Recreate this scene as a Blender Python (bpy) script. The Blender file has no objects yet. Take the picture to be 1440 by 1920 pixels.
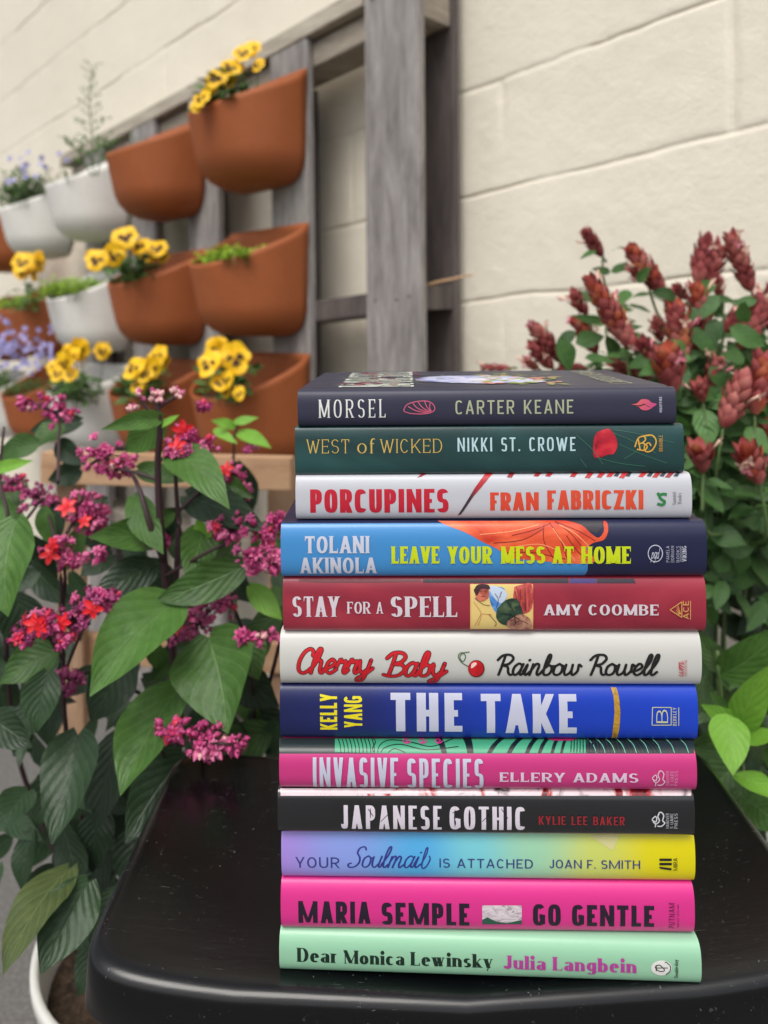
import bpy, bmesh, math, random
import numpy as np
from mathutils import Vector, Matrix
R = math.radians
random.seed(11)
SC = bpy.context.scene
COL = SC.collection
# ---------------------------------------------------------------- camera
F, CX, CY, ZC = 1386.0, 720.0, 600.0, 0.985      # focal length and principal point measured on a 1440 px wide picture
ROLL = 0.011
cam = bpy.data.cameras.new('camera')
cam.sensor_fit = 'HORIZONTAL'; cam.sensor_width = 36.0
cam.lens = 36.0 * F / 1440.0
cam.shift_y = -(960.0 - CY) / 1440.0
cam.clip_start = 0.01; cam.clip_end = 500
cam.dof.use_dof = True; cam.dof.focus_distance = 0.425; cam.dof.aperture_fstop = 8.2
camo = bpy.data.objects.new('camera', cam); COL.objects.link(camo)
camo.matrix_world = Matrix.Translation((0, 0, ZC)) @ Matrix.Rotation(math.pi/2, 4, 'X') @ Matrix.Rotation(-ROLL, 4, 'Z')
SC.camera = camo
# ---------------------------------------------------------------- light
world = bpy.data.worlds.new('World'); SC.world = world; world.use_nodes = True
wn = world.node_tree; bg = wn.nodes['Background']
sky = wn.nodes.new('ShaderNodeTexSky'); sky.sky_type = 'NISHITA'; sky.sun_disc = False
SUN_EL, SUN_AZ = R(58), R(200)                   # azimuth clockwise from +Y
sky.sun_elevation = SUN_EL; sky.sun_rotation = SUN_AZ
sky.air_density = 1.0; sky.dust_density = 4.0; sky.ozone_density = 1.0
hs = wn.nodes.new('ShaderNodeHueSaturation'); hs.inputs['Saturation'].default_value = 0.22
wn.links.new(sky.outputs[0], hs.inputs['Color']); wn.links.new(hs.outputs[0], bg.inputs['Color'])
bg.inputs['Strength'].default_value = 0.15
sl = bpy.data.lights.new('sun', 'SUN'); sl.energy = 1.5; sl.angle = R(32); sl.color = (1.0, 0.945, 0.87)
so = bpy.data.objects.new('sun', sl); COL.objects.link(so)
sd = Vector((math.sin(SUN_AZ)*math.cos(SUN_EL), math.cos(SUN_AZ)*math.cos(SUN_EL), math.sin(SUN_EL)))
so.rotation_euler = sd.to_track_quat('Z', 'Y').to_euler()
SC.view_settings.view_transform = 'Standard'; SC.view_settings.look = 'None'
SC.view_settings.gamma = 1.0; SC.view_settings.exposure = 0.06
SC.render.engine = 'CYCLES'
SC.cycles.use_denoising = True

# ---------------------------------------------------------------- projection helpers (photo measurements -> metres)
def proj(p):
    u = F*p[0]/p[1]; v = F*(p[2]-ZC)/p[1]
    c, s = math.cos(ROLL), math.sin(ROLL)
    return CX + u*c - v*s, CY - (u*s + v*c)
def at(px, py, Y):
    u = px-CX; v = CY-py
    c, s = math.cos(ROLL), math.sin(ROLL)
    return Vector(((u*c+v*s)*Y/F, Y, ZC + (-u*s+v*c)*Y/F))

# ---------------------------------------------------------------- scene-graph helpers
def thing(name, label, cat, loc=(0,0,0), rotz=0, group=None):
    o = bpy.data.objects.new(name, None); COL.objects.link(o); o.empty_display_size = .02
    o.location = loc; o.rotation_euler = (0,0,rotz); o['label'] = label; o['category'] = cat
    if group: o['group'] = group
    return o
def obj(name, bm, mats, parent=None, smooth=True, label=None, recalc=False):
    if recalc: bmesh.ops.recalc_face_normals(bm, faces=bm.faces)
    me = bpy.data.meshes.new(name); bm.to_mesh(me); bm.free()
    return objm(name, me, mats, parent, smooth, label)
def objm(name, me, mats, parent=None, smooth=True, label=None):
    for m in (mats if isinstance(mats, (list, tuple)) else [mats]): me.materials.append(m)
    if smooth: me.polygons.foreach_set('use_smooth', [True]*len(me.polygons))
    o = bpy.data.objects.new(name, me); COL.objects.link(o)
    if parent: o.parent = parent
    if label: o['label'] = label
    return o
def tag(o, label, cat, group=None):
    o['label'] = label; o['category'] = cat
    if group: o['group'] = group
    return o

# ---------------------------------------------------------------- materials
def srgb(r, g, b):
    def f(c):
        c /= 255.0
        return c/12.92 if c <= .04045 else ((c+.055)/1.055)**2.4
    return (f(r), f(g), f(b), 1)
class NT:
    def __init__(s, name):
        s.m = bpy.data.materials.new(name); s.m.use_nodes = True
        s.t = s.m.node_tree; s.b = s.t.nodes['Principled BSDF']
    def n(s, typ, **kw):
        nd = s.t.nodes.new(typ)
        for k, v in kw.items(): setattr(nd, k, v)
        return nd
    def l(s, a, b): s.t.links.new(a, b)
    def coord(s, which='Object', scale=(1,1,1), rot=(0,0,0)):
        tc = s.n('ShaderNodeTexCoord'); mp = s.n('ShaderNodeMapping')
        mp.inputs['Scale'].default_value = scale; mp.inputs['Rotation'].default_value = rot
        s.l(tc.outputs[which], mp.inputs[0]); return mp.outputs[0]
    def noise(s, vec, scale, detail=4, rough=.55, dist=0):
        n = s.n('ShaderNodeTexNoise'); n.inputs['Scale'].default_value = scale
        n.inputs['Detail'].default_value = detail; n.inputs['Roughness'].default_value = rough
        n.inputs['Distortion'].default_value = dist
        s.l(vec, n.inputs['Vector']); return n.outputs['Fac']
    def ramp(s, fac, stops, interp='LINEAR'):
        r = s.n('ShaderNodeValToRGB'); r.color_ramp.interpolation = interp
        el = r.color_ramp.elements
        while len(el) < len(stops): el.new(.5)
        for e, (p, c) in zip(el, stops):
            e.position = p; e.color = c if len(c) == 4 else (*c, 1)
        s.l(fac, r.inputs[0]); return r.outputs[0]
    def mix(s, fac, a, b, mode='MIX'):
        m = s.n('ShaderNodeMix', data_type='RGBA', blend_type=mode)
        for i, v in ((0, fac), (6, a), (7, b)):
            if hasattr(v, 'links') or hasattr(v, 'is_linked'): s.l(v, m.inputs[i])
            else: m.inputs[i].default_value = v
        return m.outputs[2]
    def math(s, op, a, b=0.0, c=None):
        m = s.n('ShaderNodeMath', operation=op)
        for i, v in ((0, a), (1, b)) + (((2, c),) if c is not None else ()):
            if hasattr(v, 'is_linked'): s.l(v, m.inputs[i])
            else: m.inputs[i].default_value = v
        return m.outputs[0]
    def bump(s, h, strength=.3, dist=.001):
        b = s.n('ShaderNodeBump'); b.inputs['Strength'].default_value = strength; b.inputs['Distance'].default_value = dist
        s.l(h, b.inputs['Height']); s.l(b.outputs[0], s.b.inputs['Normal'])
    def set(s, **kw):
        for k, v in kw.items():
            i = s.b.inputs[k.replace('_', ' ')]
            if hasattr(v, 'is_linked'): s.l(v, i)
            else: i.default_value = v
        return s
RB = 'Roughness'
def paper(name, col, rough=.45, coat=.0, mottle=.10):
    """Printed jacket paper: faint mottle, fine tooth."""
    k = NT(name); v = k.coord('Object')
    f = k.noise(v, 60, 4)
    c2 = tuple(min(1, x*(1-mottle)) for x in col[:3]) + (1,)
    k.set(Base_Color=k.mix(f, col, c2), Roughness=k.math('MULTIPLY_ADD', k.noise(v, 25, 3), .15, rough-.07))
    k.b.inputs['Coat Weight'].default_value = coat; k.b.inputs['Coat Roughness'].default_value = .18
    k.bump(k.math('MULTIPLY_ADD', k.noise(v, 34, 3), 6.0, k.noise(v, 900, 2)), .07, .0004)
    return k.m
_ink = {}
def ink(r, g, b, rough=.45):
    key = (r, g, b, rough)
    if key not in _ink:
        _ink[key] = paper('ink_%d_%d_%d' % (r, g, b), srgb(r, g, b), rough, 0, .05)
    return _ink[key]
def wood(name, light, dark, grey, stretch=(1,1,1), sc=9):
    k = NT(name); v = k.coord('Object', stretch)
    g1 = k.noise(v, sc, 8, .62, .6); g2 = k.noise(v, sc*5, 5, .7)
    g = k.math('MULTIPLY_ADD', g2, .35, k.math('MULTIPLY', g1, .75))
    c = k.ramp(g, [(.28, dark), (.5, grey), (.72, light)])
    v2 = k.coord('Object'); st = k.noise(v2, 3.5, 5)
    c = k.mix(k.math('MULTIPLY', st, .55), c, dark)
    k.set(Base_Color=c, Roughness=.8); k.bump(g, .6, .002)
    return k.m
# ---------------------------------------------------------------- lettering: a skeleton alphabet drawn with an elliptical pen
def sarc(cx, cy, rx, ry, a0, a1, e=2.0, n=None):
    n = n or max(4, int(abs(a1-a0)/12)); out = []
    for i in range(n+1):
        t = R(a0+(a1-a0)*i/n); c, s = math.cos(t), math.sin(t)
        out.append((cx+rx*math.copysign(abs(c)**(2/e), c), cy+ry*math.copysign(abs(s)**(2/e), s)))
    return out
def bowl(x0, y0, x1, y1, e):
    m = x0+(x1-x0)*.42; cy = (y0+y1)/2
    return [(x0, y1)]+sarc(m, cy, x1-m, (y1-y0)/2, 90, -90, e)+[(x0, y0)]
X_ = .66
def glyph(ch, e):
    c = lambda *p: ('c', sum([list(q) if isinstance(q, list) else [q] for q in p], []))
    A = lambda *a: sarc(*a, e=e)
    up = {
    'A': (1.05, [('d',0,0,.5,1,'t'),('d',1,0,.5,1,''),('b',.27,.2,.8)]),
    'B': (.92, [('v',0,0,1),c(bowl(0,.52,.93,1,e)),c(bowl(0,0,1,.52,e))]),
    'C': (.92, [c(A(.5,.5,.5,.5,40,320))]),
    'D': (.98, [('v',0,0,1),c(bowl(0,0,1,1,e))]),
    'E': (.78, [('v',0,0,1),('h',1,0,1),('h',.5,0,.86),('h',0,0,1)]),
    'F': (.75, [('v',0,0,1),('h',1,0,1),('h',.48,0,.86)]),
    'G': (.98, [c(A(.5,.5,.5,.5,42,330)),('v',1,.1,.42),('b',.45,.55,1)]),
    'H': (1.0, [('v',0,0,1),('v',1,0,1),('b',.5,0,1)]),
    'I': (.0, [('v',.5,0,1)]),
    'J': (.62, [('vt',1,.25,1),c([(1,.3)]+A(.5,.27,.5,.27,0,-170))]),
    'K': (1.0, [('v',0,0,1),('d',.05,.36,1,1,'t'),('d',1,0,.3,.58,'')]),
    'L': (.74, [('v',0,0,1),('h',0,0,1)]),
    'M': (1.35, [('v',0,0,1,'t'),('v',1,0,1),('d',.5,.05,0,1,''),('d',.5,.05,1,1,'t')]),
    'N': (1.0, [('v',0,0,1,'t'),('v',1,0,1,'t'),('d',1,0,0,1,'')]),
    'O': (1.02, [('o',A(.5,.5,.5,.5,0,360))]),
    'P': (.9, [('v',0,0,1),c(bowl(0,.43,1,1,e))]),
    'R': (.95, [('v',0,0,1),c(bowl(0,.47,.97,1,e)),('d',1,0,.42,.5,'')]),
    'S': (.86, [c(A(.5,.755,.48,.245,25,265)+A(.5,.255,.5,.255,95,-155)[1:])]),
    'T': (.9, [('v',.5,0,1),('h',1,0,1)]),
    'U': (.98, [c([(0,1)]+A(.5,.34,.5,.34,180,360)+[(1,1)])]),
    'V': (1.02, [('d',.5,0,0,1,''),('d',.5,0,1,1,'t')]),
    'W': (1.5, [('d',.27,0,0,1,''),('d',.27,0,.5,.9,'t'),('d',.73,0,.5,.9,''),('d',.73,0,1,1,'t')]),
    'X': (1.0, [('d',1,0,0,1,''),('d',0,0,1,1,'t')]),
    'Y': (1.0, [('d',.5,.42,0,1,''),('d',.5,.42,1,1,'t'),('vb',.5,0,.5)]),
    'Z': (.9, [('h',1,0,1),('h',0,0,1),('d',0,0,1,1,'')]),
    '.': (.0, [('p',.5,0)]), '1': (.4, [('v',.6,0,1)]), '8': (.8, [('o',A(.5,.77,.44,.23,0,360)),('o',A(.5,.27,.5,.27,0,360))]),
    '3': (.7, [c(A(.5,.77,.46,.23,150,-90)),c(A(.5,.27,.5,.27,90,-150))]),
    'a': (.72, [c(A(.48,X_-.17,.52,.17,155,0)+[(1,0)]),('o',A(.47,.19,.47,.19,0,360))]),
    'b': (.78, [('v',0,0,1,'l'),('o',A(.5,X_/2,.5,X_/2,0,360))]),
    'c': (.7, [c(A(.5,X_/2,.5,X_/2,45,315))]),
    'd': (.78, [('v',1,0,1,'l'),('o',A(.5,X_/2,.5,X_/2,0,360))]),
    'e': (.74, [c([(0,.36),(1,.36)]+A(.5,X_/2,.5,X_/2,5,315))]),
    'f': (.5, [('vb',.3,0,.78),c([(.3,.75)]+A(.72,.78,.42,.22,180,50)),('b',X_,0,.85)]),
    'g': (.76, [('o',A(.5,X_/2+.03,.5,X_/2-.03,0,360)),c([(1,X_),(1,-.1)]+A(.5,-.1,.5,.16,0,-160))]),
    'h': (.78, [('v',0,0,1,'l'),c([(0,.4)]+A(.5,.4,.5,X_-.4,180,0)+[(1,0)])]),
    'i': (.0, [('v',.5,0,X_,'l'),('p',.5,.93)]),
    'k': (.78, [('v',0,0,1,'l'),('d',.05,.24,1,X_,'t'),('d',1,0,.3,.4,'')]),
    'l': (.0, [('v',.5,0,1,'l')]),
    'm': (1.25, [('v',0,0,X_,'l'),c([(0,.4)]+A(.25,.4,.25,X_-.4,180,0)+[(.5,0)]),c([(.5,.4)]+A(.75,.4,.25,X_-.4,180,0)+[(1,0)])]),
    'n': (.78, [('v',0,0,X_,'l'),c([(0,.38)]+A(.5,.38,.5,X_-.38,180,0)+[(1,0)])]),
    'o': (.76, [('o',A(.5,X_/2,.5,X_/2,0,360))]),
    'p': (.78, [('v',0,-.28,X_,'l'),('o',A(.5,X_/2,.5,X_/2,0,360))]),
    'r': (.5, [('v',0,0,X_,'l'),c([(0,.36)]+A(.62,.36,.62,X_-.36,180,55))]),
    's': (.6, [c(A(.5,X_*.75,.46,X_*.25,30,265)+A(.5,X_*.25,.5,X_*.25,95,-155)[1:])]),
    't': (.45, [('v',.35,0,.85,'l'),('b',X_,0,1)]),
    'u': (.78, [c([(0,X_)]+A(.5,.26,.5,.26,180,360)+[(1,X_)]),('v',1,0,X_,'l')]),
    'w': (1.15, [('d',.27,0,0,X_,''),('d',.27,0,.5,X_,'t'),('d',.73,0,.5,X_,''),('d',.73,0,1,X_,'t')]),
    'y': (.8, [('d',.5,0,0,X_,''),('d',.25,-.28,1,X_,'t')]),
    }
    return up.get(ch, (.3, []))
class Style:
    """w: width of an average letter body, sv / sh: vertical and horizontal stroke weight (cap height = 1)"""
    def __init__(s, w=.55, sv=.17, sh=.14, e=2.3, serif=None, sl=.07, st=.05, track=.1, slant=0, space=.35, thin=None):
        s.w, s.sv, s.sh, s.e, s.serif, s.sl, s.st, s.track, s.slant, s.space = w, sv, sh, e, serif, sl, st, track, slant, space
        s.thin = thin if thin is not None else sv
def pen(pts, sv, sh, closed=False):
    """strip of quads following pts; thickness sv across vertical strokes and sh across horizontal ones"""
    n = len(pts); L, Rr = [], []
    for i in range(n):
        if closed: a, b = pts[(i-1) % n], pts[(i+1) % n]
        else: a, b = pts[max(0, i-1)], pts[min(n-1, i+1)]
        dx, dy = b[0]-a[0], b[1]-a[1]; m = math.hypot(dx, dy) or 1
        nx, ny = -dy/m*sv/2, dx/m*sh/2
        L.append((pts[i][0]+nx, pts[i][1]+ny)); Rr.append((pts[i][0]-nx, pts[i][1]-ny))
    rng = range(n if closed else n-1)
    return [[L[i], L[(i+1) % n], Rr[(i+1) % n], Rr[i]] for i in rng]
def layout(text, st, scales=None):
    """-> list of strokes; a stroke is a list of convex polygons.  Also total width."""
    x = 0; out = []
    for ci, ch in enumerate(text):
        k = 1.0 if not scales else scales[ci]
        if ch == ' ': x += st.space; continue
        wf, items = glyph(ch, st.e)
        sv, sh = st.sv, st.sh
        W = max(sv, wf*st.w*(k if k < 1 else 1) + sv*.35) if wf else sv
        if ch in 'MNW' and st.serif is None: W += sv*(.35 if ch == 'N' else .8)
        # descender / upper zones follow the same scale
        mx = lambda u: x + sv/2 + u*(W-sv)
        my = lambda v: (sh/2 + v*(1-sh))*k
        def serif(cx, y, up, w):
            if not st.serif: return
            hw = w/2+st.sl; d = st.st*(1 if up else -1)
            if st.serif == 'wedge':
                out.append([[(cx-hw, y), (cx+hw, y), (cx+hw, y+d*.35), (cx+w/2, y+d*1.6), (cx-w/2, y+d*1.6), (cx-hw, y+d*.35)]])
            else:
                out.append([[(cx-hw, y), (cx+hw, y), (cx+hw, y+d), (cx-hw, y+d)]])
        for it in items:
            t = it[0]; S = []
            if t in ('v', 'vt', 'vb'):
                w = st.thin if len(it) > 4 and it[4] == 't' else sv
                cx = mx(it[1]); y0, y1 = my(it[2])-sh*k/2, my(it[3])+sh*k/2
                out.append([[(cx-w/2, y0), (cx+w/2, y0), (cx+w/2, y1), (cx-w/2, y1)]])
                if t != 'vt' and it[2] <= 0: serif(cx, y0, True, w)
                if t != 'vb' and it[3] >= X_-.01 and ch not in 'GT':
                    if len(it) > 4 and it[4] == 'l':
                        if st.serif: out.append([[(cx-w/2-st.sl, y1), (cx, y1), (cx, y1-st.st), (cx-w/2-st.sl, y1-st.st)]])
                    else: serif(cx, y1, False, w)
            elif t in ('h', 'b'):
                y = my(it[1]); xa, xb = mx(it[2]), mx(it[3])
                if t == 'h' and it[3] >= .8: xb += sv/2*(1 if it[3] == 1 else .3)
                if ch in 'TZ' : xa -= sv/2
                out.append([[(xa, y-sh*k/2), (xb, y-sh*k/2), (xb, y+sh*k/2), (xa, y+sh*k/2)]])
                if st.serif and t == 'h':
                    q = .17*k; tw = max(st.st*1.3, .05)
                    sg = -1 if it[1] == 1 else 1
                    y0 = y+(-sg)*sh*k/2
                    if it[1] in (0, 1):
                        out.append([[(xb, y0), (xb, y0+sg*(q+sh)), (xb-tw*.5, y0+sg*(q+sh)), (xb-tw*1.6, y0)]])
                        if ch == 'T': out.append([[(xa, y0), (xa, y0+sg*(q+sh)), (xa+tw*.5, y0+sg*(q+sh)), (xa+tw*1.6, y0)]])
                    else:
                        out.append([[(xb, y-q*.6), (xb, y+q*.6), (xb-tw, y)]])
            elif t == 'd':
                w = st.thin if it[5] == 't' else sv*1.04
                if ch in 'MN' and st.serif is None: w = min(w, sv*.8)
                y0 = my(it[2])-sh*k/2; y1 = my(it[4])+(sh*k/2 if it[4] > .6 else 0)
                xa, xb = mx(it[1]), mx(it[3])
                out.append([[(xa-w/2, y0), (xa+w/2, y0), (xb+w/2, y1), (xb-w/2, y1)]])
                if it[2] == 0 and ch in 'AKRXk': serif(xa, y0, True, w)
                if it[4] >= X_-.01 and ch in 'VWYXKwykv' : serif(xb, y1, False, w)
            elif t == 'c':
                Q = [(mx(u), my(v)) for u, v in it[1]]
                for e0, e1, src in ((0, 1, it[1][0]), (-1, -2, it[1][-1])):     # vertical ends run to the full height
                    if abs(Q[e0][0]-Q[e1][0]) < 1e-4 and min(abs(src[1]-q) for q in (0, 1, X_)) < 1e-6:
                        Q[e0] = (Q[e0][0], Q[e0][1]+math.copysign(sh*k/2, Q[e0][1]-Q[e1][1]))
                out.append(pen(Q, sv, sh*k))
            elif t == 'o': out.append(pen([(mx(u), my(v)) for u, v in it[1][:-1]], sv, sh*k, True))
            elif t == 'p':
                r = max(sv*.55, .055); cx = mx(it[1]); cy = my(it[2])+(r-sh/2 if it[2] == 0 else 0)
                out.append([sarc(cx, cy, r, r, 0, 330, n=10)])
        x += W + st.track
    if st.slant:
        out = [[[(a+b*st.slant, b) for a, b in p] for p in s] for s in out]
    return out, x-st.track
def catmull(P, n=6):
    out = []
    for i in range(len(P)-1):
        p0, p1, p2, p3 = P[max(0, i-1)], P[i], P[i+1], P[min(len(P)-1, i+2)]
        for j in range(n):
            t = j/n
            out.append(tuple(.5*((2*p1[k])+(-p0[k]+p2[k])*t+(2*p0[k]-5*p1[k]+4*p2[k]-p3[k])*t*t+(-p0[k]+3*p1[k]-3*p2[k]+p3[k])*t**3) for k in (0, 1)))
    out.append(tuple(P[-1])); return out
SCRIPT = {  # advance, list of strokes (x height .45, caps 1)
 'C': (.50, [[(.52,.74),(.5,.93),(.36,1),(.18,.85),(.07,.5),(.1,.16),(.26,0),(.42,.08),(.54,.22)]]),
 'B': (.72, [[(.3,.98),(.26,.5),(.2,.02)],[(.02,.78),(.2,.98),(.5,1),(.66,.84),(.55,.62),(.32,.54),(.6,.5),(.72,.28),(.56,.04),(.28,-.02),(.02,.06)]]),
 'R': (.72, [[(.3,.96),(.25,.5),(.2,0)],[(.02,.76),(.2,.98),(.52,1),(.66,.82),(.52,.58),(.3,.5),(.5,.42),(.58,.14),(.7,.0),(.82,.08)]]),
 'S': (.62, [[(.66,.86),(.56,1),(.36,.94),(.3,.72),(.46,.5),(.5,.24),(.34,.02),(.1,.0),(.02,.14),(.14,.2)]]),
 'h': (.46, [[(.02,.1),(.2,.5),(.26,.92),(.18,.96),(.1,.5),(.06,0)],[(.08,.2),(.2,.42),(.32,.4),(.32,.16),(.38,.0),(.5,.14)]]),
 'e': (.36, [[(-.02,.14),(.16,.2),(.3,.34),(.2,.46),(.08,.34),(.06,.12),(.2,0),(.38,.14)]]),
 'r': (.35, [[(-.02,.12),(.1,.47),(.15,.37),(.29,.40),(.25,.12),(.30,.0),(.40,.12)]]),
 'y': (.42, [[(.02,.42),(.06,.14),(.16,.02),(.3,.14)],[(.36,.44),(.28,.0),(.2,-.28),(.06,-.32),(.04,-.18),(.24,-.04),(.46,.18)]]),
 'a': (.42, [[(.34,.38),(.2,.46),(.06,.32),(.06,.08),(.18,0),(.32,.2)],[(.36,.44),(.3,.14),(.36,0),(.46,.14)]]),
 'b': (.4, [[(.0,.12),(.18,.5),(.22,.94),(.14,.96),(.08,.5),(.08,.12),(.18,0),(.32,.08),(.34,.3),(.22,.4),(.1,.3)],[(.3,.36),(.44,.36)]]),
 'i': (.22, [[(.0,.14),(.1,.44),(.06,.12),(.12,0),(.24,.14)],[(.13,.66),(.15,.69)]]),
 'n': (.44, [[(.08,.44),(.04,0)],[(.05,.2),(.18,.44),(.3,.4),(.28,.12),(.34,0),(.46,.14)]]),
 'm': (.62, [[(.08,.44),(.04,0)],[(.05,.2),(.16,.44),(.26,.38),(.22,0)],[(.24,.2),(.36,.44),(.46,.38),(.44,.12),(.5,0),(.64,.14)]]),
 'o': (.4, [[(.2,.45),(.06,.34),(.05,.1),(.18,0),(.32,.1),(.32,.34),(.2,.45)],[(.28,.4),(.42,.34)]]),
 'w': (.56, [[(.04,.42),(.03,.14),(.12,0),(.26,.14),(.28,.42)],[(.27,.2),(.36,0),(.5,.16),(.5,.42),(.6,.36)]]),
 'l': (.24, [[(-.02,.12),(.16,.5),(.2,.94),(.12,.96),(.06,.5),(.06,.12),(.14,0),(.26,.14)]]),
 'L': (.34, [[(-.02,.12),(.16,.5),(.2,.94),(.12,.96),(.06,.5),(.06,.12),(.16,-.02),(.34,.1),(.44,.36),(.36,.48)]]),
 'u': (.42, [[(.02,.42),(.04,.12),(.16,0),(.3,.16)],[(.34,.44),(.3,.12),(.36,0),(.46,.14)]]),
 'p': (.42, [[(.08,.44),(.0,-.3)],[(.05,.2),(.2,.44),(.34,.32),(.28,.04),(.1,.04)]]),
 'g': (.42, [[(.34,.38),(.2,.46),(.06,.32),(.06,.08),(.18,0),(.32,.2)],[(.36,.44),(.3,-.1),(.18,-.32),(.02,-.24)]]),
 'd': (.42, [[(.32,.34),(.18,.44),(.04,.3),(.06,.06),(.18,0),(.32,.2)],[(.4,.96),(.32,.14),(.4,0)]]),
}
def _sy(b): return b*1.28 if b <= .46 else .589+(b-.46)*.80
def script(text, wt=.1, slant=.32, contrast=1.0):
    x = 0; out = []
    for ch in text:
        if ch == ' ': x += .3; continue
        adv, strokes = SCRIPT[ch]; low = ch.islower() or ch == 'L'; kx = 1.22 if low else 1.05; adv *= kx
        strokes = [[(a*kx, _sy(b) if low else b) for a, b in P] for P in strokes]
        for P in strokes:
            pts = catmull([(x+a+b*slant, b) for a, b in P], 5)
            S = pen(pts, wt, wt*contrast)
            S.append(sarc(pts[0][0], pts[0][1], wt/2, wt*contrast/2, 0, 330, n=9))
            S.append(sarc(pts[-1][0], pts[-1][1], wt/2, wt*contrast/2, 0, 330, n=9))
            out.append(S)
        x += adv
    return out, x
# ---------------------------------------------------------------- the place
WD = Vector((-.713, .701, 0)).normalized(); WN = Vector((.701, .713, 0)).normalized()   # along the wall / into the wall
WALL_D, EPS = 1.11, .065                       # wall distance; the courses and the trellis drop slightly to the left
def wp(s, zq, off=0.0):                        # point by wall length s, course height zq (relative to camera), distance off in front of the wall
    p = WD*s + WN*(WALL_D-off); return Vector((p.x, p.y, ZC + zq - EPS*s))
def vnoise(x, y, seed=0):
    rng = np.random.RandomState(seed); T = rng.rand(257, 257); T[256] = T[0]; T[:, 256] = T[:, 0]
    xi = np.floor(x).astype(int); yi = np.floor(y).astype(int); fx = x-xi; fy = y-yi
    fx = fx*fx*(3-2*fx); fy = fy*fy*(3-2*fy); xi %= 256; yi %= 256
    return (T[xi, yi]*(1-fx)+T[xi+1, yi]*fx)*(1-fy)+(T[xi, yi+1]*(1-fx)+T[xi+1, yi+1]*fx)*fy
def fbm(x, y, seed=0, o=4):
    r = 0; a = .5
    for i in range(o): r = r+a*vnoise(x*2**i, y*2**i, seed+i); a *= .5
    return r
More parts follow.
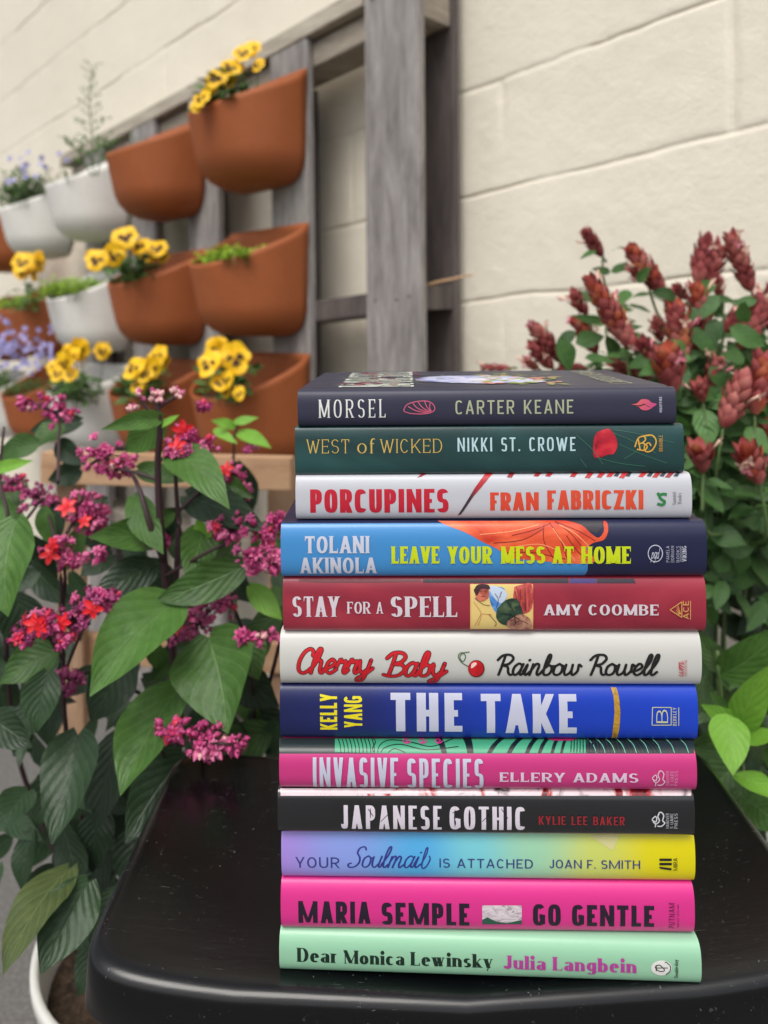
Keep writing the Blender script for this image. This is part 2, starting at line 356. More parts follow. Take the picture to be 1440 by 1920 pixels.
# painted block wall
def build_wall():
    joints = [-1.33, -1.12, -.92, -.72, -.515, -.315, -.112, .088, .288, .487, .70, .938, 1.165, 1.406, 1.63, 1.86]
    s = np.concatenate([np.arange(-.7, 1.4, .006), np.arange(1.4, 3.7, .009), np.arange(3.7, 6.0, .03)])
    z = np.concatenate([np.arange(-1.45, -.55, .014), np.arange(-.55, 1.0, .006), np.arange(1.0, 2.1, .012)])
    z = np.unique(np.round(np.concatenate([z]+[j+np.arange(-.0075, .0076, .0015) for j in joints if -.6 < j < 1.5]), 4))
    S, Z = np.meshgrid(s, z, indexing='ij')
    wob = .0055*(fbm(S*11, Z*3, 5)-.5)*2
    Zw = Z+wob
    dep = (fbm(S*5, Z*5, 1)-.5)*.006+(fbm(S*30, Z*30, 9, 3)-.5)*.0016
    g = np.zeros_like(S)
    row = np.zeros_like(S).astype(int)
    vary = .35+1.1*np.clip(fbm(S*6, Z*6, 21, 3), 0, 1)**1.5
    for i, j in enumerate(joints):
        row += (Zw > j)
        d = np.abs(Zw-j); g = np.maximum(g, np.exp(-(d/.0042)**2)*vary)
        g = g-.35*np.exp(-((Zw-j+.009)/.005)**2)*np.clip(fbm(S*8, Z*2, 33+i, 3)-.35, 0, 1)
    sw = S+.006*(fbm(S*3, Z*16, 7)-.5)
    off = np.where(row % 2 == 1, .384, .18)
    dv = np.abs(((sw-off+.2) % .4)-.2)
    g = np.maximum(g, np.exp(-(dv/.0050)**2)*vary*1.15*np.clip((fbm(S*4, Z*7, 55, 3)-.30)*8, 0, 1)*(S < 2.9))
    crack = np.zeros_like(S)
    for i, j in enumerate(joints): crack = np.maximum(crack, np.exp(-((Zw-j-.001)/.0013)**2)*np.clip((fbm(S*7+i*13.7, Z*2, 91, 3)-.42)*7, 0, 1))
    crack = np.maximum(crack, np.exp(-(dv/.004)**2)*.5*np.clip((fbm(S*3, Z*9, 66, 3)-.42)*7, 0, 1)*(S < 2.9))
    chips = np.clip(fbm(S*40, Z*40, 77, 2)-.63, 0, 1)*.02*(fbm(S*4, Z*4, 78, 2) > .5)
    dep = dep - .0030*g - .0050*crack - chips
    P = WD
    off_ = dep
    X = WD.x*S + WN.x*(WALL_D-off_); Y = WD.y*S + WN.y*(WALL_D-off_); ZZ = ZC+Z-EPS*S
    ns, nz = S.shape
    co = np.stack([X, Y, ZZ], -1).reshape(-1, 3).astype(np.float32)
    idx = np.arange(ns*nz).reshape(ns, nz)
    q = np.stack([idx[:-1, :-1], idx[:-1, 1:], idx[1:, 1:], idx[1:, :-1]], -1).reshape(-1, 4)
    me = bpy.data.meshes.new('block_wall')
    me.vertices.add(len(co)); me.vertices.foreach_set('co', co.ravel())
    me.loops.add(q.size); me.loops.foreach_set('vertex_index', q.ravel().astype(np.int32))
    me.polygons.add(len(q)); me.polygons.foreach_set('loop_start', np.arange(0, q.size, 4, dtype=np.int32))
    me.update(calc_edges=True)
    k = NT('painted_block'); v = k.coord('Object')
    c = k.mix(k.noise(v, 2.2, 5, .6, .4), srgb(246, 239, 222), srgb(230, 221, 203))
    spots = k.ramp(k.noise(v, 55, 3, .6), [(.70, (0,0,0,1)), (.78, (1,1,1,1))])
    c = k.mix(k.math('MULTIPLY', spots, .25), c, srgb(150, 140, 122))
    # dirt gathers near the ground
    k.set(Base_Color=c, Roughness=.62)
    h = k.math('MULTIPLY_ADD', k.noise(v, 45, 6, .72), 1.0, k.math('MULTIPLY', k.noise(v, 260, 4, .7), .6))
    k.bump(h, .6, .003)
    o = objm('block_wall', me, k.m)
    # the back and the top of the wall, so that it has its thickness
    bm = bmesh.new()
    def box(s0, s1, z0, z1, o0, o1):
        V = [bm.verts.new(wp(a, b, c)) for c in (o0, o1) for a, b in ((s0, z0), (s1, z0), (s1, z1), (s0, z1))]
        for f in ((0,1,2,3), (7,6,5,4), (0,4,5,1), (1,5,6,2), (2,6,7,3), (3,7,4,0)): bm.faces.new([V[i] for i in f])
    box(-.7, 6, -1.45, 2.1, -.012, -.2)
    obj('wall_core', bm, k.m, o, smooth=False, recalc=True)
    tag(o, 'cream painted concrete block wall with rough mortar joints', 'wall')
build_wall()
# ground
def build_ground():
    bm = bmesh.new(); n = 60
    bmesh.ops.create_grid(bm, x_segments=n, y_segments=n, size=60)
    for v in bm.verts: v.co.z = -.0
    k = NT('asphalt'); v = k.coord('Object')
    f = k.noise(v, 160, 4, .7); big = k.noise(v, 1.4, 4)
    c = k.ramp(f, [(.3, srgb(80, 78, 76)), (.52, srgb(108, 107, 105)), (.66, srgb(136, 134, 131)), (.75, srgb(190, 188, 184))])
    c = k.mix(k.math('MULTIPLY', big, .5), c, srgb(104, 100, 96))
    k.set(Base_Color=c, Roughness=.9); k.bump(f, .7, .004)
    o = obj('ground', bm, k.m, smooth=False); o['kind'] = 'structure'
build_ground()
# thin dark conduit line where the wall meets the trellis top: the cable end over the post
# ---------------------------------------------------------------- trellis
WOOD = wood('weathered_pine', srgb(196, 191, 187), srgb(82, 76, 74), srgb(150, 145, 143), (6, 6, .9), 7)
WOODH = wood('weathered_rail', srgb(196, 186, 168), srgb(104, 94, 86), srgb(158, 148, 134), (1.2, 1.2, 7), 7)
WOODD = wood('weathered_board_shaded', srgb(120, 110, 106), srgb(62, 55, 54), srgb(88, 80, 78), (6, 6, .9), 7)  # darker copy of the board wood: shade behind the front slats painted in
def plank_on_wall(name, s0, s1, z0, z1, o0, o1, mat, parent, seg=10, vertical=True, seed=0):
    """a board with eased edges and a little warp; o0/o1 distances in front of the wall (front > back)"""
    rnd = random.Random(seed); bm = bmesh.new(); ph = rnd.uniform(0, 6); e = .0022
    rings = []
    n = seg
    for i in range(n+1):
        t = i/n
        if vertical:
            zz_ = z0+(z1-z0)*t; w = .0015*math.sin(t*5+ph)
            pr = [(s0+e, o1), (s1-e, o1), (s1, o1-e), (s1, o0+e), (s1-e, o0), (s0+e, o0), (s0, o0+e), (s0, o1-e)]
            rings.append([bm.verts.new(wp(a+w, zz_, b+w*.8)) for a, b in pr])
        else:
            ss = s0+(s1-s0)*t; w = .0015*math.sin(t*5+ph)
            pr = [(z0+e, o1), (z1-e, o1), (z1, o1-e), (z1, o0+e), (z1-e, o0), (z0+e, o0), (z0, o0+e), (z0, o1-e)]
            rings.append([bm.verts.new(wp(ss, a+w, b+w*.8)) for a, b in pr])
    for r, q in zip(rings, rings[1:]):
        for k in range(8): bm.faces.new((r[k], r[(k+1) % 8], q[(k+1) % 8], q[k]))
    bm.faces.new(rings[0]); bm.faces.new(rings[-1])
    return obj(name, bm, mat, parent, smooth=False, recalc=True)
TR = thing('wooden_trellis', 'weathered grey wooden trellis of upright boards against the cream wall', 'trellis', (0,0,0))
SL = [(.862, .998), (1.170, 1.294), (1.50, 1.63), (1.80, 1.93), (2.10, 2.23)]
SLAT_F = .14                                    # front face distance from the wall
for i, (a, b) in enumerate(SL):
    top = .86 if i == 0 else .655-.0*(i)
    plank_on_wall('front_slat', a, b, -.92, top, SLAT_F-.019, SLAT_F, WOOD, TR, seed=i)
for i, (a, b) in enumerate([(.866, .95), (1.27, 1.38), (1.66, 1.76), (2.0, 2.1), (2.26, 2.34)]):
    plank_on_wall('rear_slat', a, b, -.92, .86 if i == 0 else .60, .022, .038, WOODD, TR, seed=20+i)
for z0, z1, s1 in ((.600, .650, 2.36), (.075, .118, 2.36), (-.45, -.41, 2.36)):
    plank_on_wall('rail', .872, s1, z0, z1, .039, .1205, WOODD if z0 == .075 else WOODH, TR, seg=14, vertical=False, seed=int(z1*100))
plank_on_wall('top_cap', 1.0, 2.40, .657, .694, .036, .1425, wood('weathered_cap_skylit', srgb(216, 208, 190), srgb(132, 122, 110), srgb(184, 174, 158), (1.2, 1.2, 7), 7), TR, seg=14, vertical=False, seed=9)  # cap wood lightened, sky light on it is put into the colour
# screws on the post
for s, zq in ((.89,.10),(.92,.096),(.975,.10),(.89,.655),(.975,.66)):
    bm = bmesh.new(); bmesh.ops.create_cone(bm, cap_ends=True, segments=10, radius1=.0028, radius2=.0024, depth=.002)
    M = Matrix.Translation(wp(s, zq, SLAT_F+.0006)) @ WN.to_track_quat('Z', 'Y').to_matrix().to_4x4()
    bmesh.ops.transform(bm, matrix=M, verts=bm.verts)
    obj('screw', bm, paper('old_steel', srgb(70, 64, 60), .5), TR)
# dry twig caught behind the post
bm = bmesh.new()
def tube(bm, pts, r0, r1, n=6, cap=True, mi=0):
    rings = []
    for i, p in enumerate(pts):
        a = pts[max(0, i-1)]; b = pts[min(len(pts)-1, i+1)]
        d = (Vector(b)-Vector(a)).normalized(); q = d.to_track_quat('Z', 'Y')
        r = r0+(r1-r0)*i/max(1, len(pts)-1)
        rings.append([bm.verts.new(Vector(p)+q @ Vector((r*math.cos(t), r*math.sin(t), 0))) for t in [2*math.pi*k/n for k in range(n)]])
    for r, q in zip(rings, rings[1:]):
        for k in range(n):
            f = bm.faces.new((r[k], r[(k+1) % n], q[(k+1) % n], q[k])); f.material_index = mi
    if cap:
        bm.faces.new(list(reversed(rings[0]))).material_index = mi; bm.faces.new(rings[-1]).material_index = mi
tube(bm, [wp(.90, .115, .118), wp(.85, .123, .10), wp(.79, .128, .085)], .003, .002)
tag(obj('dry_twig', bm, paper('twig', srgb(196, 160, 120), .8)), 'short dry tan twig lying on the trellis rail beside the tall post', 'twig')

# ---------------------------------------------------------------- wall planters
def clay(name, c1, c2):
    k = NT(name); v = k.coord('Object')
    f = k.noise(v, 14, 6, .7, .5); sp = k.noise(v, 140, 3, .6)
    c = k.mix(f, c1, c2); c = k.mix(k.ramp(sp, [(.60, (0,0,0,1)), (.72, (.7,.7,.7,1))]), c, tuple(x*.55 for x in c1[:3])+(1,))
    k.set(Base_Color=c, Roughness=.68); k.bump(sp, .12, .001); return k.m
TERRA = clay('terracotta', srgb(174, 96, 50), srgb(152, 80, 38))
WHITEC = clay('white_glaze', srgb(240, 239, 235), srgb(230, 227, 218))
k = NT('potting_soil'); v = k.coord('Object'); f = k.noise(v, 120, 4, .7)
k.set(Base_Color=k.ramp(f, [(.35, srgb(38, 28, 22)), (.6, srgb(84, 66, 50)), (.75, srgb(130, 108, 86))]), Roughness=.95); k.bump(f, 1, .006); SOIL = k.m
PH, PW, PP, PFH = .232, .275, .186, .148        # back height, width, reach, height of the front lip
def pot_mesh_parts():
    """bucket with a flat back: local x along the wall, y away from the wall, z up from the bottom"""
    def ring_pt(t, k, off=0.0):                 # t 0..pi around the front, k 0..1 height fraction
        sc = .93+.07*k; sp = .70+.30*k**.8
        e = 2.35
        c, s_ = math.cos(t), math.sin(t)
        hw = (PW/2)*sc-off; pr = PP*sp-off
        return (hw*math.copysign(abs(c)**(2/e), c), pr*abs(s_)**(2/e))
    def zr(y):                                   # rim height by distance from the wall
        u = min(1, max(0, y/PP)); return PH-(PH-PFH)*(u**.8)
    nt, nz = 40, 14
    bm = bmesh.new(); outer = []; inner = []
    for i in range(nt+1):
        t = math.pi*i/nt; rim_y = ring_pt(t, 1)[1]; H = zr(rim_y)
        colo, coli = [], []
        for j in range(nz+1):
            u = j/nz
            if u < .3:                           # rounded foot
                a = (u/.3)*math.pi/2; f = .50+.50*math.sin(a)**.85; z = .062*(1-math.cos(a)); k = .25*(u/.3)
            else: f = 1; z = .062+(H-.062)*(u-.3)/.7; k = .25+.75*(z-.062)/(PH-.062)
            x, y = ring_pt(t, min(1, k)); colo.append(bm.verts.new((x*f, y*f, z)))
            x2, y2 = ring_pt(t, min(1, k), .0045); zz2 = z if j == nz else max(z, .006)
            coli.append(bm.verts.new((x2*f, max(.004, y2*f), zz2)))
        outer.append(colo); inner.append(coli)
    for i in range(nt):
        for j in range(nz):
            bm.faces.new((outer[i][j], outer[i+1][j], outer[i+1][j+1], outer[i][j+1]))
            bm.faces.new((inner[i][j], inner[i][j+1], inner[i+1][j+1], inner[i+1][j]))
        bm.faces.new((outer[i][nz], outer[i+1][nz], inner[i+1][nz], inner[i][nz]))
    bm.faces.new([outer[i][0] for i in range(nt+1)][::-1])
    # flat back plate
    bo = [outer[0][j] for j in range(nz+1)]; bo2 = [outer[nt][j] for j in range(nz+1)]
    for j in range(nz): bm.faces.new((bo[j], bo2[j], bo2[j+1], bo[j+1]))
    ii = [inner[0][j] for j in range(nz+1)]; i2 = [inner[nt][j] for j in range(nz+1)]
    for j in range(nz): bm.faces.new((ii[j+1], i2[j+1], i2[j], ii[j]))
    bm.faces.new((bo[nz], bo2[nz], i2[nz], ii[nz]))
    bmesh.ops.recalc_face_normals(bm, faces=bm.faces)
    me = bpy.data.meshes.new('shell'); bm.to_mesh(me); bm.free(); me.polygons.foreach_set('use_smooth', [True]*len(me.polygons))
    # soil: bumpy sheet
    bm = bmesh.new(); N = 26; G = {}
    zs = PFH-.010
    for i in range(N+1):
        t = math.pi*i/N
        for j in range(9):
            f = j/8; x, y = ring_pt(t, .62, .004)
            if j == 0 and i: G[i, j] = G[0, 0]; continue
            G[i, j] = bm.verts.new((x*f, .006+(y-.006)*f, zs+random.uniform(-.003, .004)+.01*(1-f)))
    for i in range(N):
        for j in range(8):
            vs = [G[i, j], G[i, j+1], G[i+1, j+1], G[i+1, j]]
            vs = list(dict.fromkeys(vs))
            bm.faces.new(vs)
    bmesh.ops.recalc_face_normals(bm, faces=bm.faces)
    ms = bpy.data.meshes.new('soil'); bm.to_mesh(ms); bm.free(); ms.materials.append(SOIL); ms.polygons.foreach_set('use_smooth', [True]*len(ms.polygons))
    ms.flip_normals() if ms.polygons[0].normal.z < 0 else None
    return me, ms
_pm, _ps = pot_mesh_parts()
POTS = {}
def planter(row, col, color, label):
    s_right = (1.165, 1.545, 1.925, 2.295, 2.665)[col]
    top = (.600, .285, .017)[row] - (0, .0, .0, .0, 0)[col]
    s = s_right+PW/2; base = wp(s, top-PH, SLAT_F+.0008)
    rz = math.atan2(-WD.y, -WD.x)+math.pi         # local x along the wall, local y away from it
    ang = math.atan2(WD.y, WD.x)
    r = thing('wall_planter', label, 'wall planter', base, ang, 'half-round planters hung on the trellis')
    me = _pm if color == 'first' else _pm.copy(); me = _pm.copy(); me.materials.append(TERRA if color == 't' else WHITEC)
    o = bpy.data.objects.new('shell', me); COL.objects.link(o); o.parent = r
    o = bpy.data.objects.new('soil', _ps); COL.objects.link(o); o.parent = r
    POTS[row, col] = (base, ang); return r
# local +y must point away from the wall
tagc = {'t': 'terracotta', 'w': 'white'}
PL = [(0,0,'t','terracotta planter in the top row holding yellow pansies, nearest the tall post'),
 (0,1,'t','nearly bare terracotta planter in the top row, between the pansy planter and the white ones'),
 (0,2,'w','white planter in the top row with a tall leafy sprig rising from it'),
 (0,3,'w','white planter in the top row holding grassy blue-flowered leaves'),
 (0,4,'t','terracotta planter cut off by the left photo edge in the top row'),
 (1,0,'t','terracotta planter in the middle row with bright green seedlings, nearest the tall post'),
 (1,1,'t','terracotta planter in the middle row overflowing with five yellow pansies'),
 (1,2,'w','white planter in the middle row holding light green feathery seedlings'),
 (1,3,'t','terracotta planter in the middle row with two yellow pansies, left of the white one'),
 (1,4,'t','terracotta planter in the middle row cut off by the left photo edge'),
 (2,0,'t','terracotta planter in the bottom row with large yellow pansies, beside the top book'),
 (2,1,'t','terracotta planter in the bottom row with yellow pansies, right of the white one'),
 (2,2,'w','white planter in the bottom row holding yellow pansies'),
 (2,3,'t','terracotta planter in the bottom row with sparse grassy sprouts'),
 (2,4,'w','white planter in the bottom row under lavender blue flowers at the left photo edge')]
for a in PL: planter(*a)

# ---------------------------------------------------------------- black stool with a saddle seat
def build_stool():
    k = NT('black_lacquer'); v = k.coord('Object')
    scr = k.noise(k.coord('Object', (6, 90, 6), (0, 0, .35)), 14, 3, .7); scr2 = k.noise(k.coord('Object', (90, 6, 6), (0, 0, .2)), 14, 3, .7)
    sf = k.math('MAXIMUM', k.ramp(scr, [(.66, (0,0,0,1)), (.70, (1,1,1,1))]), k.ramp(scr2, [(.68, (0,0,0,1)), (.76, (1,1,1,1))]))
    patch = k.ramp(k.noise(v, 11, 3), [(.5, (0,0,0,1)), (.64, (1,1,1,1))])
    sf = k.math('MULTIPLY', sf, patch)
    dust = k.math('MULTIPLY', k.ramp(k.noise(v, 330, 2, .5), [(.70, (0,0,0,1)), (.76, (1,1,1,1))]), k.ramp(k.noise(v, 17, 3), [(.45, (0,0,0,1)), (.6, (1,1,1,1))]))
    tot = k.math('MAXIMUM', k.math('MULTIPLY', sf, .5), k.math('MULTIPLY', dust, .5))
    c = k.mix(tot, srgb(8, 9, 12), srgb(120, 120, 122))
    haze_ = k.noise(v, 5, 5, .6)
    k.set(Base_Color=c, Roughness=k.math('MULTIPLY_ADD', haze_, .22, .12))
    k.b.inputs['Specular IOR Level'].default_value = .5
    k.bump(k.noise(k.coord('Object', (1, 9, 9)), 22, 5, .6), .08, .0012)
    LAC = k.m
    x0, x1, yf, yb = -.179, .262, .4115, .632; xc = (x0+x1)/2; hw = (x1-x0)/2; yc = (yf+yb)/2; hd = (yb-yf)/2
    ztop = .6085; th = .042
    r = thing('stool', 'scratched black lacquered wooden stool with a dished seat under the books', 'stool', (xc, yc, 0))
    bm = bmesh.new()
    def top_z(u): return ztop + .0165*abs(u)**2.0
    def sup(t, e=11.0):
        c, s_ = math.cos(t), math.sin(t)
        return math.copysign(abs(c)**(2/e), c), math.copysign(abs(s_)**(2/e), s_)
    N = 112; rings = []
    # profile: (inset, dz from top)
    prof = [(.11,0),(.07,0),(.045,0),(.03,0),(.020,0),(.012,.0001),(.008,-.0001),(.0052,-.0007),(.0032,-.0018),(.0016,-.0034),(.0006,-.0052),(0,-.0075),(-.0015,-.03),(.002,-.037),(.008,-.0425),(.03,-.044)]
    for ins, dz in prof:
        ring = []
        for i in range(N):
            ux, uy = sup(2*math.pi*i/N)
            X = ux*(hw-ins); Yv = uy*(hd-ins)
            bow = .006*(1-(X/hw)**2)*(-1 if uy < 0 else .3)*abs(uy)
            ring.append(bm.verts.new((X, Yv+bow, top_z(X/hw)+dz)))
        rings.append(ring)
    for a, b in zip(rings, rings[1:]):
        for i in range(N): bm.faces.new((a[i], a[(i+1) % N], b[(i+1) % N], b[i]))
    # fill the middle of the top with a grid-like fan following the dish
    inner = rings[0]; prev = inner
    for f in (.8, .6, .4, .2):
        ring = [bm.verts.new((v.co.x*f, v.co.y*f, top_z(v.co.x*f/hw))) for v in inner]
        for i in range(N): bm.faces.new((prev[(i+1) % N], prev[i], ring[i], ring[(i+1) % N]))
        prev = ring
    cv = bm.verts.new((0, 0, ztop))
    for i in range(N): bm.faces.new((prev[(i+1) % N], prev[i], cv))
    bm.faces.new(rings[-1])
    obj('seat', bm, LAC, r, recalc=True)
    for sx in (-1, 1):
        for sy in (-1, 1):
            bm = bmesh.new()
            a = Vector((sx*(hw-.05), sy*(hd-.045), ztop-.035)); b = Vector((sx*(hw-.01), sy*(hd+.01), 0))
            w = .019; A = []; 
            for p in (b, b.lerp(a, .5), a): A.append([bm.verts.new(p+Vector((dx*w, dy*w, 0))) for dx, dy in ((-1,-1),(1,-1),(1,1),(-1,1))])
            for p, q in zip(A, A[1:]):
                for i in range(4): bm.faces.new((p[i], p[(i+1) % 4], q[(i+1) % 4], q[i]))
            bm.faces.new(A[0]); bm.faces.new(A[-1])
            bmesh.ops.bevel(bm, geom=bm.edges[:], offset=.003, segments=2, affect='EDGES')
            obj('leg', bm, LAC, r, smooth=False, recalc=True)
    for z, ax in ((.18, 0), (.18, 1), (.26, 2), (.26, 3)):
        bm = bmesh.new(); f = 1-z/.57; xx = hw-.05+.04*f; yy = hd-.045+.055*f
        P = {0: ((-xx, -yy), (xx, -yy)), 1: ((-xx, yy), (xx, yy)), 2: ((-xx, -yy), (-xx, yy)), 3: ((xx, -yy), (xx, yy))}[ax]
        tube(bm, [(P[0][0], P[0][1], z), (P[1][0], P[1][1], z)], .011, .011, 12)
        obj('stretcher', bm, LAC, r, recalc=True)
    # glue-pale worn nicks on the front edge
    nk = NT('bare_nick'); nk.set(Base_Color=srgb(150, 140, 128), Roughness=.8)
build_stool()

# ---------------------------------------------------------------- raw pine frame standing behind the left plant
PINE = wood('raw_pine', srgb(206, 172, 138), srgb(150, 112, 84), srgb(188, 150, 116), (1.2, 6, 6), 6)
PINEV = wood('raw_pine_upright', srgb(196, 164, 134), srgb(120, 92, 72), srgb(172, 138, 110), (6, 6, 1), 6)
def box_bm(a, b, up, w, d, bev=.0015):
    """square bar from a to b; w across, d depth"""
    bm = bmesh.new(); dirv = (Vector(b)-Vector(a)).normalized(); side = dirv.cross(up).normalized(); upv = side.cross(dirv)
    V = []
    for p in (Vector(a), Vector(b)):
        for i, j in ((-1,-1),(1,-1),(1,1),(-1,1)): V.append(bm.verts.new(p+side*(i*w/2)+upv*(j*d/2)))
    for f in ((0,3,2,1),(4,5,6,7),(0,1,5,4),(1,2,6,5),(2,3,7,6),(3,0,4,7)): bm.faces.new([V[i] for i in f])
    bmesh.ops.bevel(bm, geom=bm.edges[:], offset=bev, segments=2, affect='EDGES')
    return bm
def build_frame():
    YF = 1.13; a = at(84, 875, YF); b = at(549, 887, YF-.05)
    r = thing('pine_frame', 'pale raw pine frame with two legs standing behind the magenta-flowered plant', 'plant support', ((a.x+b.x)/2, (a.y+b.y)/2, 0))
    off = Vector(r.location)
    def loc(p): return Vector(p)-off
    t = .052
    d = (b-a).normalized()
    obj('top_board', box_bm(loc(a), loc(b), Vector((0,0,1)), .024, .047), PINE, r, smooth=False, recalc=True)
    back = Vector((0, .026, 0))
    for px, w in ((120, .04), (524, .043)):
        p = at(px, 885, YF-.01*(px > 300)) + back
        obj('leg', box_bm(loc(Vector((p.x, p.y, 0))), loc(Vector((p.x, p.y, p.z+.012))), Vector((0,1,0)), w, .022), PINEV, r, smooth=False, recalc=True)
    for zq in (.35,):
        A = at(92, 1240, YF)+back*2; Bq = at(545, 1262, YF-.05)+back*2
        obj('cross_board', box_bm(loc(A), loc(Bq), Vector((0,0,1)), .02, .045), PINE, r, smooth=False, recalc=True)
    # saw knots
    for px, py in ((110, 878), (520, 886)):
        bm = bmesh.new(); bmesh.ops.create_uvsphere(bm, u_segments=10, v_segments=6, radius=.004)
        p = loc(at(px, py, YF-.0125-.05*(px > 300)*.9))
        bmesh.ops.transform(bm, matrix=Matrix.Translation(p) @ Matrix.Diagonal((1.8, .25, .8, 1)), verts=bm.verts)
        obj('knot', bm, paper('pine_knot', srgb(132, 92, 64), .8), r)
build_frame()
# ---------------------------------------------------------------- round ground pots
def ground_pot(x, y, r, h, label):
    k = NT('bark_pattern_white'); v = k.coord('Object', (3, 3, 26), (.25, .1, 0))
    f = k.noise(v, 4, 6, .7, 1.2)
    c = k.ramp(f, [(.36, srgb(110, 96, 80)), (.45, srgb(196, 190, 178)), (.55, srgb(222, 220, 212)), (.62, srgb(150, 138, 120)), (.68, srgb(218, 216, 208))])
    k.set(Base_Color=c, Roughness=.7); k.bump(f, .5, .003)
    kr = paper('white_rim', srgb(222, 222, 216), .5)
    t = thing('flower_pot', label, 'flower pot', (x, y, 0), 0)
    bm = bmesh.new(); N = 64
    prof = [(r*.0, .0), (r*.72, 0), (r*.76, .01), (r*.9, h*.6), (r*.97, h-.03), (r*.985, h-.014)]
    prof2 = [(r*.985, h-.014), (r, h-.012), (r*1.0, h-.002), (r*.99, h), (r*.955, h), (r*.94, h-.006), (r*.92, h-.03), (r*.85, h*.6), (r*.8, h*.5)]
    for P, nm, m in ((prof, 'body', k.m), (prof2, 'rim', kr)):
        bm = bmesh.new(); rings = [[bm.verts.new((a*math.cos(2*math.pi*i/N), a*math.sin(2*math.pi*i/N), z)) for i in range(N)] for a, z in P]
        for p, q in zip(rings, rings[1:]):
            for i in range(N): bm.faces.new((p[i], p[(i+1) % N], q[(i+1) % N], q[i]))
        bmesh.ops.remove_doubles(bm, verts=bm.verts, dist=1e-5)
        obj(nm, bm, m, t, recalc=True)
    bm = bmesh.new(); bmesh.ops.create_circle(bm, cap_ends=True, segments=40, radius=r*.9)
    for v_ in bm.verts: v_.co.z = h-.05
    obj('soil', bm, SOIL, t)
    return t
ground_pot(-.235,   .84, .158, .305, 'white pot with a bark-like grey pattern under the magenta-flowered plant')
ground_pot(.42, .92, .13, .28, 'white pot with a grey bark-like pattern behind the stool at right')
